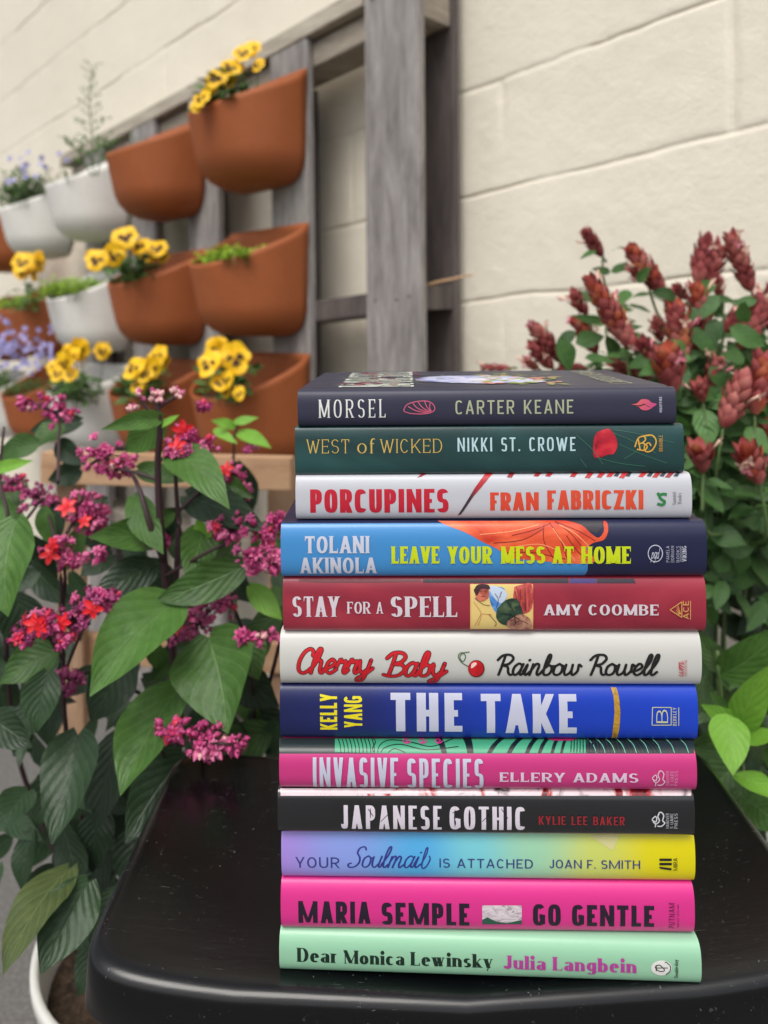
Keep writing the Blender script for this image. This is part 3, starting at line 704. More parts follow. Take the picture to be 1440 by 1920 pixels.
# ---------------------------------------------------------------- books
class Book:
    def __init__(s, label, pxl, pxr, zb, T, W, Y, yaw, bulge=.006, n=2.8, jacket=None, hgrad=None):
        s.T, s.W, s.b, s.n = T, W, bulge, n
        zc = zb+T/2
        pyc = CY + (ZC-zc)*F/Y
        a = at(pxl, pyc, Y); b = at(pxr, pyc, Y)
        s.L = (b.x-a.x)/math.cos(yaw)*.998
        s.root = thing('book', label, 'book', ((a.x+b.x)/2, Y, zb), -yaw, 'hardcover books piled on the black stool')
        s.mw = Matrix.Translation(((a.x+b.x)/2, Y, zb)) @ Matrix.Rotation(-yaw, 4, 'Z')
        # profile as arc length a (0 = spine centre, + = up) -> (y, z)
        P = []
        N = 40
        for i in range(N+1):
            t = math.sin(i/N*math.pi/2)
            y = bulge*(1-(1-t**n)**(1/n)); P.append((y, T/2+t*T/2))
        for d in (.002, .005, .008, .012, .02, .05, .1, W-bulge):
            dip = .0007*math.exp(-((d-.008)/.003)**2)
            P.append((bulge+d, T-dip))
        s.P = P; s.A = [0]
        for p, q in zip(P, P[1:]): s.A.append(s.A[-1]+math.hypot(q[0]-p[0], q[1]-p[1]))
        s.k = 0; s.layer = 0
        s.build_shell(jacket)
    def prof(s, a, h=0.0):
        sg = 1 if a >= 0 else -1; a = min(abs(a), s.A[-1]-1e-6)
        lo, hi = 0, len(s.A)-1
        while hi-lo > 1:
            m = (lo+hi)//2
            if s.A[m] <= a: lo = m
            else: hi = m
        t = (a-s.A[lo])/(s.A[hi]-s.A[lo]); p, q = s.P[lo], s.P[hi]
        y, z = p[0]+(q[0]-p[0])*t, p[1]+(q[1]-p[1])*t
        dy, dz = q[0]-p[0], q[1]-p[1]; m = math.hypot(dy, dz)
        y -= dz/m*h; z += dy/m*h
        if sg < 0: z = s.T-z
        return y, z
    def P3(s, x, a, h=0.0):
        y, z = s.prof(a, h); return Vector((x, y, z))
    def uv(s, px, py):
        """photo pixel -> (x, a) on the jacket"""
        x, a = 0.0, 0.0
        def f(x, a):
            q = s.mw @ s.P3(x, a); u, v = proj(q); return u, v
        for _ in range(25):
            u, v = f(x, a); e = 1e-4
            ux, vx = f(x+e, a); ua, va = f(x, a+e)
            J = ((ux-u)/e, (ua-u)/e, (vx-v)/e, (va-v)/e); D = J[0]*J[3]-J[1]*J[2]
            if abs(D) < 1: break
            du, dv = px-u, py-v
            dx = (J[3]*du-J[1]*dv)/D; da = (-J[2]*du+J[0]*dv)/D
            x += max(-.05, min(.05, dx)); a += max(-.004, min(.004, da))
            a = max(-s.T/2-s.b, min(a, s.A[-1]))
            if abs(du)+abs(dv) < .05: break
        return x, a
    def build_shell(s, mat):
        L = s.L/2; bm = bmesh.new(); uvl = None
        As = [-x for x in reversed(s.A[1:])]+s.A
        t = .0006; rows = []
        nx = 24; ov = .0008
        for i in range(nx+1):
            x = -L+2*L*i/nx
            pinch = .0
            rows.append([bm.verts.new(s.P3(x, a, 0)) for a in As])
        for i in range(nx):
            for j in range(len(As)-1):
                bm.faces.new((rows[i][j], rows[i+1][j], rows[i+1][j+1], rows[i][j+1]))
        # inner skin, giving the paper and board their thickness at head and tail
        inn = []
        for i in (0, nx):
            x = -L+2*L*i/nx
            inn.append([bm.verts.new(s.P3(x, a, -.0028)) for a in As])
        for e, (o, q) in enumerate(((rows[0], inn[0]), (rows[nx], inn[1]))):
            for j in range(len(As)-1):
                f = (o[j], o[j+1], q[j+1], q[j]); bm.faces.new(f if e == 0 else tuple(reversed(f)))
        for j in range(len(As)-1): bm.faces.new((inn[0][j], inn[0][j+1], inn[1][j+1], inn[1][j]))
        for k in (0, -1):
            o = (rows[0][k], rows[nx][k], inn[1][k], inn[0][k]); bm.faces.new(o)
        s.jacket = obj('jacket', bm, mat, s.root, recalc=True)
        mod = s.jacket.modifiers.new('edge', 'EDGE_SPLIT'); mod.split_angle = R(50)
        # page block: concave spine side, slightly shorter than the boards
        bm = bmesh.new(); l = L-.0035; z0, z1 = .0032, s.T-.0032
        y0, y1 = s.b+.002, s.W-.004
        prof = [(y0-.0035*math.sin(math.pi*i/8), z0+(z1-z0)*i/8) for i in range(9)]+[(y1+.002-.004*math.sin(math.pi*i/8), z1-(z1-z0)*i/8) for i in range(9)]
        A = [bm.verts.new((-l, y, z)) for y, z in prof]; B = [bm.verts.new((l, y, z)) for y, z in prof]
        m = len(prof)
        for i in range(m): bm.faces.new((A[i], A[(i+1) % m], B[(i+1) % m], B[i]))
        bm.faces.new(A); bm.faces.new(list(reversed(B)))
        obj('page_block', bm, M_PAGES, s.root, smooth=False, recalc=True)
        for sx in (-1, 1):                      # headbands
            bm = bmesh.new()
            ring = []
            for i in range(9):
                z = z0+(z1-z0)*i/8; y = y0-.0045*math.sin(math.pi*i/8)-.0004
                ring.append([bm.verts.new((sx*(l+.001*math.cos(t)), y+.001*math.sin(t), z)) for t in [k*math.pi/3 for k in range(6)]])
            for i in range(8):
                for k in range(6): bm.faces.new((ring[i][k], ring[i][(k+1) % 6], ring[i+1][(k+1) % 6], ring[i+1][k]))
            obj('headband', bm, M_BAND, s.root, recalc=True)
    def emit(s, name, polys_groups, mat, label=None, parent=None, seg=.0012):
        """polys_groups: list of lists of polygons in (x, a); every group sits a hair above the one before."""
        bm = bmesh.new(); lay = bm.verts.layers.float.new('h')
        base = .00006+s.layer*.00005
        for gi, polys in enumerate(polys_groups):
            for pi, poly in enumerate(polys):
                h = base+.000012*(gi % 9)+.000002*(pi % 40)
                vs = []
                for (x, a) in poly:
                    v = bm.verts.new((x, a, 0)); v[lay] = h; vs.append(v)
                if len(vs) > 2:
                    try: bm.faces.new(vs)
                    except ValueError: pass
        big = [f for f in bm.faces if len(f.verts) > 4]
        if big: bmesh.ops.triangulate(bm, faces=big)
        if bm.verts:
            lo = min(v.co.y for v in bm.verts); hi = max(v.co.y for v in bm.verts)
            y = math.ceil(lo/seg)*seg
            while y < hi:
                bmesh.ops.bisect_plane(bm, geom=bm.verts[:]+bm.edges[:]+bm.faces[:], plane_co=(0, y, 0), plane_no=(0, 1, 0), dist=1e-7)
                y += seg if abs(y) < s.T/2*.6 or abs(y) > s.T/2+s.b+.002 else seg*.45
        for v in bm.verts:
            h = v[lay] if v[lay] > 0 else base
            v.co = s.P3(v.co.x, v.co.y, h)
        s.layer += 1
        o = obj(name, bm, mat, parent or s.jacket, smooth=False, label=label, recalc=False)
        # face outward
        me = o.data; flip = 0
        for p in me.polygons[:20]: flip += 1 if p.normal.y > 0 or p.normal.z < -.5 else -1
        if flip > 0: me.flip_normals()
        return o
    def poly(s, name, pts, mat, label=None, smooth=False):
        """filled shape(s) given by photo pixels on this book; pts is a ring or a list of rings"""
        rings = pts if isinstance(pts[0], list) else [pts]
        groups = []
        for r in rings:
            if smooth: r = catmull(r+[r[0]], 4)[:-1]
            q = []
            for i in range(len(r)):
                q.append(s.uv(*r[i]))
            groups.append([q])
        return s.emit(name, groups, mat, label)
    def line(s, name, lines, w, mat, smooth=True, label=None):
        """drawn lines, w in photo pixels"""
        groups = []
        for P in lines:
            P = catmull(P, 4) if smooth and len(P) > 2 else P
            groups.append([[s.uv(*p) for p in q] for q in pen(P, w, w)])
        return s.emit(name, groups, mat, label)
    def text(s, name, txt, st, x0, x1, ybase, ycap, mat, rot=False, scales=None, kind=None, wt=.1, contrast=1.0, ylim=None, slant=.3, grow=0):
        """x0..x1 ink extent in photo px along the spine, ybase/ycap at the middle.  rot: reads upward, x0 = px of cap side, x1 = px of baseline side, ybase = low end px, ycap = high end px"""
        if kind == 'script': S, w = script(txt, wt+grow, slant, contrast)
        else: S, w = layout(txt, st, scales)
        xs = [a for g in S for p in g for a, b in p]; mn, mx_ = min(xs)+grow/2, max(xs)-grow/2
        xm = (x0+x1)/2
        if not rot:
            yb = s.uv(xm, ybase)[1]; yc = s.uv(xm, ycap)[1]
            xa = s.uv(x0, ybase)[0]; xb = s.uv(x1, ybase)[0]
            fn = lambda u, v: (xa+(u-mn)/(mx_-mn)*(xb-xa), yb+v*(yc-yb))
        else:
            ym = (ybase+ycap)/2
            xc = s.uv(x0, ym)[0]; xb = s.uv(x1, ym)[0]
            ya = s.uv(xm, ybase)[1]; yb2 = s.uv(xm, ycap)[1]
            fn = lambda u, v: (xb+(xc-xb)*v, ya+(u-mn)/(mx_-mn)*(yb2-ya))
        G = [[[fn(u, v) for u, v in p] for p in g] for g in S]
        if ylim is not None:
            la = s.uv(xm, ylim)[1]
            G = [[[(x, max(a, la)) for x, a in p] for p in g] for g in G]
            G = [[p for p in g if max(a for _, a in p) > la+1e-5] for g in G]
        return s.emit(name, G, mat)

k = NT('page_edges'); v = k.coord('Object', (1, 1, 1)); w_ = k.n('ShaderNodeTexWave'); w_.bands_direction = 'Z'
w_.inputs['Scale'].default_value = 900; w_.inputs['Distortion'].default_value = 2; k.l(v, w_.inputs['Vector'])
k.set(Base_Color=k.mix(w_.outputs['Fac'], srgb(228, 220, 202), srgb(188, 178, 158)), Roughness=.9); M_PAGES = k.m
M_BAND = paper('headband_cloth', srgb(225, 225, 220), .8)
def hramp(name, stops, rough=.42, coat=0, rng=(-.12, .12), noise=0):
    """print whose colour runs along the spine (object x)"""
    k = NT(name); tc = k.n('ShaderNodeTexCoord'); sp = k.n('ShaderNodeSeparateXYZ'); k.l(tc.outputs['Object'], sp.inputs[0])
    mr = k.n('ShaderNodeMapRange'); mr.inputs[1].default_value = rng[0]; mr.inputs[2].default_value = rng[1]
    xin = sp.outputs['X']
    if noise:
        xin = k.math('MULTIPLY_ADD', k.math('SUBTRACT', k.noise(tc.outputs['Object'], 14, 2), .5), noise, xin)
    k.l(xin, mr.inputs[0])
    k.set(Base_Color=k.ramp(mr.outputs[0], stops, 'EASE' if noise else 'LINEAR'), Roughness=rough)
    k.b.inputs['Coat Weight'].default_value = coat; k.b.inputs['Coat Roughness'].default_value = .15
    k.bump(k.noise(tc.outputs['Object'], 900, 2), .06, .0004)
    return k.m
Z0 = .613
SEAM = [733, 798, 888, 974, 1082, 1184, 1286, 1386, 1481, 1564, 1649, 1745, 1832]
YB = [.421, .4225, .421, .4165, .4185, .4185, .420, .4125, .4135, .419, .4185, .4155]
def seam_z(px, Y, b=.0062, n=2.7, T=.029):
    lo, hi = .4, 1.1
    for _ in range(40):
        z = (lo+hi)/2; m = max(CY+(ZC-(z+T/2-t*T/2))*F/(Y+b*(1-(1-t**n)**(1/n))) for t in [i/40 for i in range(41)])
        if m > px: lo = z
        else: hi = z
    return z
zz = [0]+[seam_z(SEAM[i], YB[i-1]) for i in range(1, 13)]; zz[0] = zz[1]+.0212
BW = dict(Morsel=.142, West=.155)
def bk(i, label, l, r, Y, mat, W=.158, yaw=.029, **kw):
    zb, zt = zz[i+1], zz[i]
    if i == 0: zt = zb+.0212
    return Book(label, l, r, zb+.00012, zt-zb-.00024, W, Y, yaw, jacket=mat, **kw)
white_ink = ink(198, 201, 222)
# print washes: large soft tonal pictures printed on the jackets
def wash(name, cols, scale=20, rough=.42, coat=0, stretch=(1,1,1), dist=.8):
    k = NT(name); v = k.coord('Object', stretch)
    n = len(cols)
    k.set(Base_Color=k.ramp(k.noise(v, scale, 4, .55, dist), [(.3+.4*i/(n-1), c) for i, c in enumerate(cols)]), Roughness=rough)
    k.b.inputs['Coat Weight'].default_value = coat; k.b.inputs['Coat Roughness'].default_value = .12
    k.bump(k.noise(k.coord('Object'), 900, 2), .06, .0004)
    return k.m

# 1 ---- MORSEL
B = bk(0, 'slate blue hardcover with a pink wing emblem, topmost of the pile', 556, 1265, .421, paper('jacket_slate', srgb(47, 48, 70), .45), W=.146, bulge=.005)
B.text('title', 'MORSEL', Style(.46, .105, .05, 2.4, 'hair', .05, .03, .27), 597, 723, 783, 749, ink(232, 232, 228))
B.text('author_name', 'CARTER KEANE', Style(.5, .12, .11, 3.2, None, track=.2, space=.45), 854, 1075, 776, 750, ink(176, 180, 150))
B.text('publisher_name', 'NIGHTFIRE', Style(.55, .17, .14, 2.5, track=.2), 1236, 1241, 773, 744, white_ink, rot=True)
wing = []
B.line('emblem', [[(758,766),(764,758),(780,753),(800,752),(812,758),(815,768),(806,774),(790,776),(770,775),(758,771),(758,766)],
  [(784,754),(792,764),(806,772)],[(796,752),(800,762),(808,772)],[(774,756),(784,766),(804,773)],[(765,762),(780,770),(800,774)],[(806,756),(806,766),(809,771)]], 1.7, ink(214, 98, 130), label='pink insect wing emblem')
flm = NT('flame_print'); flm.set(Base_Color=srgb(226, 104, 78), Roughness=.45)
B.poly('publisher_mark', [[(1183,758),(1194,756),(1202,749),(1214,749),(1222,755),(1231,757),(1224,763),(1214,761),(1207,757),(1198,760)],
   [(1190,761),(1200,762),(1208,759),(1216,763),(1224,763),(1214,769),(1203,768),(1196,762)]], hramp('flame_print_mix', [(0, srgb(236,120,60)), (1, srgb(190,60,140))], rng=(.075,.1)), smooth=True)
# front cover art of the top book
def cov(u, v): return (u, B.T/2+B.b+v)     # u along spine, v back from the spine edge
def cover(name, groups, mat, label=None): return B.emit(name, groups, mat, label, seg=.02)
hl = B.L/2
S, w = layout('MORSEL', Style(.5, .14, .06, 2.4, 'hair', .07, .04, .3))
cover('cover_title', [[[cov(-hl+.022+.045*(1-v), .012+u/w*.118) for u, v in p] for p in g] for g in S], ink(228, 232, 220))
S, w = layout('CARTER KEANE', Style(.5, .12, .11, 3, track=.2, space=.45))
cover('cover_author', [[[cov(hl-.030+.014*(1-v), .018+u/w*.108) for u, v in p] for p in g] for g in S], ink(176, 180, 150))
S, w = layout('A DELICIOUS NIGHT', Style(.5, .12, .11, 3, track=.2, space=.45))
rr = random.Random(3)
def blob(cx, cy, rx, ry, n=11, j=.25, r=rr): return [cov(cx+rx*math.cos(t)*(1+r.uniform(-j, j)), cy+ry*math.sin(t)*(1+r.uniform(-j, j))) for t in [2*math.pi*i/n for i in range(n)]]
cover('cover_ornament', [[blob(.0, .06, .038, .03, 16, .15)], [blob(.012, .045, .03, .018, 14, .2)]], wash('cover_lilac', [srgb(120,130,190), srgb(200,205,235), srgb(235,225,240)], 60), 'pale lilac shape printed on the cover')
cover('cover_ornament', [[[cov(cx, cy), cov(cx+l*math.cos(t+.35), cy+l*math.sin(t+.35)), cov(cx+1.5*l*math.cos(t), cy+1.5*l*math.sin(t)), cov(cx+l*math.cos(t-.35), cy+l*math.sin(t-.35))]] for cx, cy, l, t in
   [(rr.uniform(.0, .055), rr.uniform(.02, .1), rr.uniform(.004, .009), rr.uniform(0, 6.3)) for _ in range(46)]], ink(150, 165, 84), 'green leaves printed on the cover')
cover('cover_ornament', [[blob(rr.uniform(-.0, .055), rr.uniform(.02, .1), .003, .003, 8)] for _ in range(22)], ink(214, 140, 120), 'coral berries printed on the cover')
cover('cover_ornament', [[blob(rr.uniform(-.085, -.03), rr.uniform(.02, .12), .0035, .0025, 8)] for _ in range(26)], ink(150, 80, 96), 'dull red petals printed on the cover')
cover('cover_ornament', [[[cov(cx, cy), cov(cx+l*math.cos(t+.2), cy+l*math.sin(t+.2)), cov(cx+2.2*l*math.cos(t), cy+2.2*l*math.sin(t))]] for cx, cy, l, t in
   [(rr.uniform(-.085, -.02), rr.uniform(.015, .12), rr.uniform(.004, .008), rr.uniform(0, 6.3)) for _ in range(40)]], ink(140, 165, 130), 'thin sage sprigs printed on the cover')

# 2 ---- WEST OF WICKED
B = bk(1, 'dark teal hardcover with gold title and a red rose on its spine', 551, 1279, .4225, wash('jacket_teal', [srgb(22,52,54), srgb(30,66,67), srgb(42,86,86)], 9, .4, .15, (1,1,3)), bulge=.004, n=3.4)
st = Style(.62, .075, .045, 2.0, 'hair', .05, .03, .2, space=.3)
gold = ink(214, 180, 92)
B.text('title', 'WEST', st, 574, 655, 850, 824, gold)
B.text('title', 'of', Style(.55, .075, .045, 2, 'hair', .04, .03, .12), 670, 704, 850, 822, gold)
B.text('title', 'WICKED', st, 712, 829, 849, 823, gold)
B.text('author_name', 'NIKKI ST. CROWE', Style(.46, .14, .11, 3.2, track=.2, space=.5), 858, 1079, 846, 820, ink(190, 220, 228))
B.poly('rose', [[(1113,824),(1118,812),(1130,806),(1142,804),(1150,812),(1156,824),(1157,838),(1150,851),(1140,852),(1124,858),(1113,856),(1112,838)]], wash('rose_print', [srgb(120,14,34), srgb(190,28,50), srgb(216,50,62)], 120), 'red rose', True)
B.line('leaf_strokes', [[(1080,815),(1110,842),(1130,870)],[(1150,812),(1185,826),(1230,850)],[(1160,832),(1200,850),(1250,868)],[(1120,858),(1160,868),(1210,874)],[(1170,860),(1200,840),(1215,815)],[(1088,860),(1100,876)],[(1150,806),(1190,812),(1262,830)]], 1.2, ink(60, 112, 92))
B.line('publisher_mark', [[(1190,838),(1196,822),(1206,818),(1210,824),(1204,830),(1196,832)],[(1204,830),(1213,836),(1208,844),(1194,842)],[(1196,822),(1200,844)],[(1204,818),(1222,816),(1230,828),(1222,844),(1210,846),(1208,836),(1216,830),(1220,836)]], 2.6, ink(222, 170, 70))
B.text('publisher_name', 'BRAMBLE', Style(.55, .13, .1, 2.5, track=.2), 1235, 1242, 846, 816, ink(214, 160, 70), rot=True)

# 3 ---- PORCUPINES
B = bk(2, 'white hardcover with bold red and coral block letters, third from the top', 552, 1294, .421, paper('jacket_white_soft', srgb(198, 200, 208), .4, .1, .03), bulge=.006, n=2.8)
red = ink(196, 28, 52)
B.text('title', 'PORCUPINES', Style(.46, .235, .16, 2.8, track=.1), 582, 841, 961, 917, red)
B.text('author_name', 'FRAN', Style(.46, .23, .16, 3.0, track=.08), 919, 1010, 957, 923, hramp('ink_coral', [(0, srgb(214,60,48)), (1, srgb(224,84,52))]))
B.text('author_name', 'FABRICZKI', Style(.44, .22, .15, 3.0, track=.08), 1026, 1206, 955, 919, hramp('ink_coral_two', [(0, srgb(214,60,48)), (1, srgb(224,84,52))]))
B.poly('quill', [[(912,888),(926,888),(912,902),(888,930),(864,964),(858,966),(870,948),(890,915)]], hramp('quill_print', [(0, srgb(44,46,54)), (.45, srgb(70,52,60)), (.6, srgb(176,40,52)), (1, srgb(190,44,52))], rng=(-.022, .0)))
B.poly('cover_art', [[(782,896),(800,887),(806,888),(790,894)]]+[[(x,894-j),(x+11,886),(x+21,886),(x+9,895-j)] for x, j in zip((950,1000,1022,1068,1096,1118,1136,1160,1196,1222,1246), (-1,1,1,0,-2,-1,0,-2,0,-1,-1))], hramp('cover_red_print', [(0, srgb(186,44,52)), (.5, srgb(140,30,44)), (.85, srgb(200,50,54)), (1, srgb(60,60,66))]))
B.poly('cover_art', [[(x,893),(x+9,886),(x+15,886),(x+8,894)] for x in (1150,1172,1212,1236,1262)], ink(58, 62, 72))
B.line('publisher_mark', [[(1250,927),(1242,926),(1236,930),(1240,936),(1246,940),(1242,946),(1232,944)]], 5, ink(46, 132, 74))
B.poly('publisher_mark', [sarc(1234, 926, 3.2, 3.2, 0, 330, n=10)], ink(46, 132, 74))
B.text('publisher_name', 'Summit', Style(.5, .1, .08, 2, 'hair', .05, .03, .2), 1260, 1267, 946, 922, ink(90, 90, 92), rot=True)
B.text('publisher_name', 'Books', Style(.5, .1, .08, 2, 'hair', .05, .03, .2), 1270, 1277, 944, 924, ink(90, 90, 92), rot=True)

def sky_jacket():
    k = NT('jacket_sky_navy'); tc = k.n('ShaderNodeTexCoord'); sp = k.n('ShaderNodeSeparateXYZ'); k.l(tc.outputs['Object'], sp.inputs[0])
    r = k.math('GREATER_THAN', sp.outputs['X'], .0535); top = k.math('GREATER_THAN', sp.outputs['Z'], zz[3]-zz[4]-.0010)
    c = k.mix(k.math('MAXIMUM', r, top), srgb(64, 140, 204), srgb(26, 31, 68))
    k.set(Base_Color=c, Roughness=.38); k.b.inputs['Coat Weight'].default_value = .25
    k.bump(k.noise(tc.outputs['Object'], 900, 2), .06, .0004); return k.m
# 4 ---- LEAVE YOUR MESS AT HOME
B = bk(3, 'sky blue and navy hardcover with yellow-green title over an orange cloth picture', 524, 1322, .4165, sky_jacket(), bulge=.0065, n=2.7, yaw=.026)
navy = paper('navy_print', srgb(26, 31, 68), .38, .25, .05)
B.poly('navy_panel', [[(1096,1081.5),(1104,1062),(1118,1040),(1130,1010),(1134,976),(1200,976),(1260,976),(1318,976),(1319,1000),(1319,1040),(1318,1081.5),(1250,1081.5),(1180,1081.5)]], navy, 'navy end of the jacket')
fab = wash('orange_cloth_print', [srgb(196,52,26), srgb(232,92,52), srgb(244,132,84)], 30, .4, .2, (1, 1, 2.2))
B.poly('cloth_picture', [[(820,976.5),(850,977),(950,977),(1060,976.5),(1090,984),(1108,1000),(1122,1008),(1132,996),(1131,978),(1138,980),(1140,996),(1132,1012),(1112,1018),(1100,1030),(1118,1050),(1100,1056),(1060,1056),(1000,1050),(960,1046),(930,1028),(905,1016),(872,998),(840,986)]], fab, 'orange cloth printed on the spine', True)
B.line('cloth_folds', [[(1040,978),(1070,1000),(1098,1034)],[(1030,980),(1050,1010),(1064,1050)],[(1020,982),(1020,1015),(1040,1050)],[(1040,978),(1085,996),(1116,1014)],[(960,1004),(1000,994),(1030,982)],[(925,1018),(980,1012),(1020,990)],[(950,1036),(1000,1036),(1060,1048)],[(1062,1004),(1080,1030),(1100,1050)]], 1.8, ink(150, 40, 30))
B.line('cloth_folds', [[(1048,984),(1078,1000),(1104,1024)],[(900,1002),(960,996),(1010,984)],[(1036,990),(1058,1022),(1078,1052)],[(960,1026),(1010,1020),(1046,1032)]], 1.6, ink(248, 160, 112))
B.poly('dark_gap', [[(1064,977),(1130,977),(1128,990),(1118,1000),(1106,996),(1090,984)]], ink(56, 54, 62))
lav = ink(205, 208, 224)
tst = Style(.6, .21, .13, 2.2, 'wedge', .055, .04, .12)
B.text('author_name', 'TOLANI', tst, 572, 694, 1037, 1005, lav)
B.text('author_name', 'AKINOLA', tst, 562, 708, 1074, 1045, lav)
yl = ink(206, 222, 20)
yst = Style(.56, .25, .14, 2.3, 'wedge', .05, .04, .1)
for t, a, b in (('LEAVE', 733, 824), ('YOUR', 838, 924), ('MESS', 938, 1022), ('AT', 1034, 1075), ('HOME', 1088, 1182)):
    B.text('title', t, yst, a, b, 1056, 1024, yl)
B.line('publisher_mark', [[(1228+13.5*math.cos(t), 1037+13.5*math.sin(t)*1.15) for t in [i*math.pi/9 for i in range(19)]]], 1.5, lav, smooth=False)
B.text('publisher_mark', 'pgd', None, 1219, 1237, 1046, 1027, lav, kind='script', wt=.08)
for t, a, b in (('PAMELA', 1248, 1254), ('DORMAN', 1257, 1263), ('BOOKS', 1267, 1273)):
    B.text('publisher_name', t, Style(.6, .08, .07, 2, track=.25), a, b, 1053, 1023, lav, rot=True)
B.text('publisher_name', 'VIKING', Style(.6, .16, .1, 2, 'wedge', .05, .04, .2), 1278, 1286, 1052, 1023, lav, rot=True)
B.line('publisher_name', [[(1275.5,1052),(1275.5,1023)]], .8, lav, smooth=False)

# 5 ---- STAY FOR A SPELL
B = bk(4, 'crimson hardcover with a small yellow-ground picture of a figure on its spine', 528, 1320, .4185, wash('jacket_crimson', [srgb(132,32,52), srgb(154,42,62), srgb(176,58,72)], 16, .42, .15, (.6,1,1.6)), bulge=.006, n=2.9)
B.poly('cover_art', [[(560,1086),(790,1086),(790,1091),(700,1093),(600,1093),(560,1091)]], ink(110, 40, 48))
B.poly('cover_art', [[(793,1086),(1066,1085),(1066,1093.5),(793,1092.5)]], ink(40, 34, 46))
B.poly('cover_art', [[(1068,1085),(1118,1085),(1118,1093.5),(1068,1093.5)]], ink(64, 56, 120))
B.poly('cover_art', [[(1119,1085),(1188,1085),(1192,1093.5),(1119,1093.5)]], ink(48, 38, 54))
cr = ink(218, 208, 216)
sst = Style(.52, .2, .07, 2.2, 'wedge', .06, .035, .12)
B.text('title', 'STAY', sst, 549, 638, 1156, 1118, cr)
B.text('title', 'FOR', Style(.56, .17, .08, 2.2, 'wedge', .07, .05, .12), 650, 696, 1150, 1128, cr)
B.text('title', 'A', Style(.6, .17, .08, 2.2, 'wedge', .07, .05, .12), 705, 719, 1150, 1128, cr)
B.text('title', 'SPELL', sst, 733, 857, 1156, 1118, cr)
B.text('author_name', 'AMY COOMBE', Style(.8, .26, .1, 2.1, 'wedge', .05, .05, .17, space=.45), 1019, 1234, 1153, 1133, cr)
B.poly('spine_picture', [[(881,1095),(999,1095),(998,1178),(881,1178)]], ink(232, 204, 128), 'square picture on a pale yellow ground')
B.line('picture_frame', [[(882,1095),(882,1178)],[(998,1095),(998,1178)]], 1.8, ink(236, 176, 110), smooth=False)
B.line('picture_window', [[(888,1128),(902,1150),(896,1172)],[(902,1150),(922,1152)],[(890,1172),(902,1150)]], 1.6, ink(206, 150, 92))
B.poly('picture_figure', [[(964,1100),(978,1096),(997,1096),(997,1140),(975,1150),(962,1130)]], wash('picture_red', [srgb(120,36,50), srgb(186,70,66), srgb(214,120,110)], 120, stretch=(3,1,1)), smooth=True)
B.poly('picture_figure', [[(916,1112),(930,1100),(946,1104),(940,1116),(942,1128),(932,1148),(922,1136),(918,1124)]], wash('picture_blue', [srgb(40,84,160), srgb(80,140,210), srgb(150,190,230)], 150), smooth=True)
B.poly('picture_figure', [[(914,1100),(926,1098),(946,1106),(950,1118),(940,1130),(926,1120)]], ink(196, 210, 232), smooth=True)
B.poly('picture_figure', [[(889,1104),(900,1098),(914,1102),(916,1118),(906,1126),(894,1124)]], wash('picture_skin', [srgb(130,60,50), srgb(190,96,78), srgb(220,130,100)], 160), smooth=True)
B.poly('picture_figure', [[(888,1106),(896,1096),(914,1096),(918,1104),(902,1104),(894,1116)]], ink(62, 30, 40), smooth=True)
B.poly('picture_figure', [[(932,1140),(948,1124),(968,1122),(978,1140),(980,1160),(962,1172),(940,1168),(930,1156)]], wash('picture_green', [srgb(20,34,34), srgb(48,74,56), srgb(96,110,74)], 170), smooth=True)
B.poly('picture_figure', [[(950,1164),(975,1150),(994,1160),(994,1176),(955,1176)]], wash('picture_tan', [srgb(96,50,54), srgb(170,120,100), srgb(206,160,130)], 200), smooth=True)
B.line('picture_figure', [[(899,1108),(903,1107)],[(908,1108),(911,1107)],[(902,1117),(909,1117)],[(928,1112),(934,1124),(930,1138)],[(940,1108),(936,1120)],[(975,1104),(974,1140)],[(984,1100),(984,1144)],[(966,1108),(968,1124)],[(916,1150),(930,1166),(926,1172)],[(962,1170),(975,1162),(990,1168)],[(890,1120),(906,1132),(918,1134)]], 1.0, ink(70, 34, 44))
B.line('picture_figure', [[(950,1126),(962,1145),(966,1168)],[(936,1150),(952,1150),(974,1160)]], 1.3, ink(24, 32, 30))
gd = ink(214, 160, 90)
B.line('publisher_mark', [[(1255,1142),(1277,1127)],[(1277,1127),(1277,1156)],[(1277,1156),(1255,1142)]], 1.7, gd, smooth=False)
B.line('publisher_mark', [[(1275,1150),(1275-9*math.cos(t),1142-10*math.sin(t))] for t in (-.9,-.5,0,.5,.9)], 1.1, gd, smooth=False)
B.text('publisher_name', 'ACE', Style(.8, .15, .13, 2.2, track=.18), 1279, 1290, 1159, 1125, gd, rot=True)
B.line('publisher_mark', [[(1293,1160),(1293,1125)]], 1.4, gd, smooth=False)

# 6 ---- CHERRY BABY
B = bk(5, 'ivory white hardcover with script lettering and a small red cherry', 522, 1312, .4185, paper('jacket_ivory', srgb(204, 204, 199), .36, .15, .03), bulge=.0075, n=2.3)
dk = ink(60, 14, 20)
for nm, a, b, yb, yc in (('Cherry', 557, 702, 1262, 1217), ('Baby', 716, 840, 1267, 1224)):
    B.text('title_outline', nm, None, a, b, yb, yc, dk, kind='script', wt=.125, grow=.045, slant=.2)
    B.text('title', nm, None, a, b, yb, yc, ink(206, 28, 40), kind='script', wt=.115, slant=.2)
for nm, a, b in (('Rainbow', 931, 1092), ('Rowell', 1104, 1238)):
    B.text('author_name', nm, None, a, b, 1265, 1228, ink(26, 26, 26), kind='script', wt=.12, slant=.22)
B.line('cherry_stem', [[(880,1250),(866,1242),(859,1230),(866,1223),(873,1230),(868,1240),(862,1232),(868,1224),(880,1222)]], 1.6, ink(56, 96, 40), label='thin green cherry stem tied in a loop')
B.poly('cherry', [sarc(893, 1253, 15.5, 16, 0, 345, n=22)], ink(90, 10, 18))
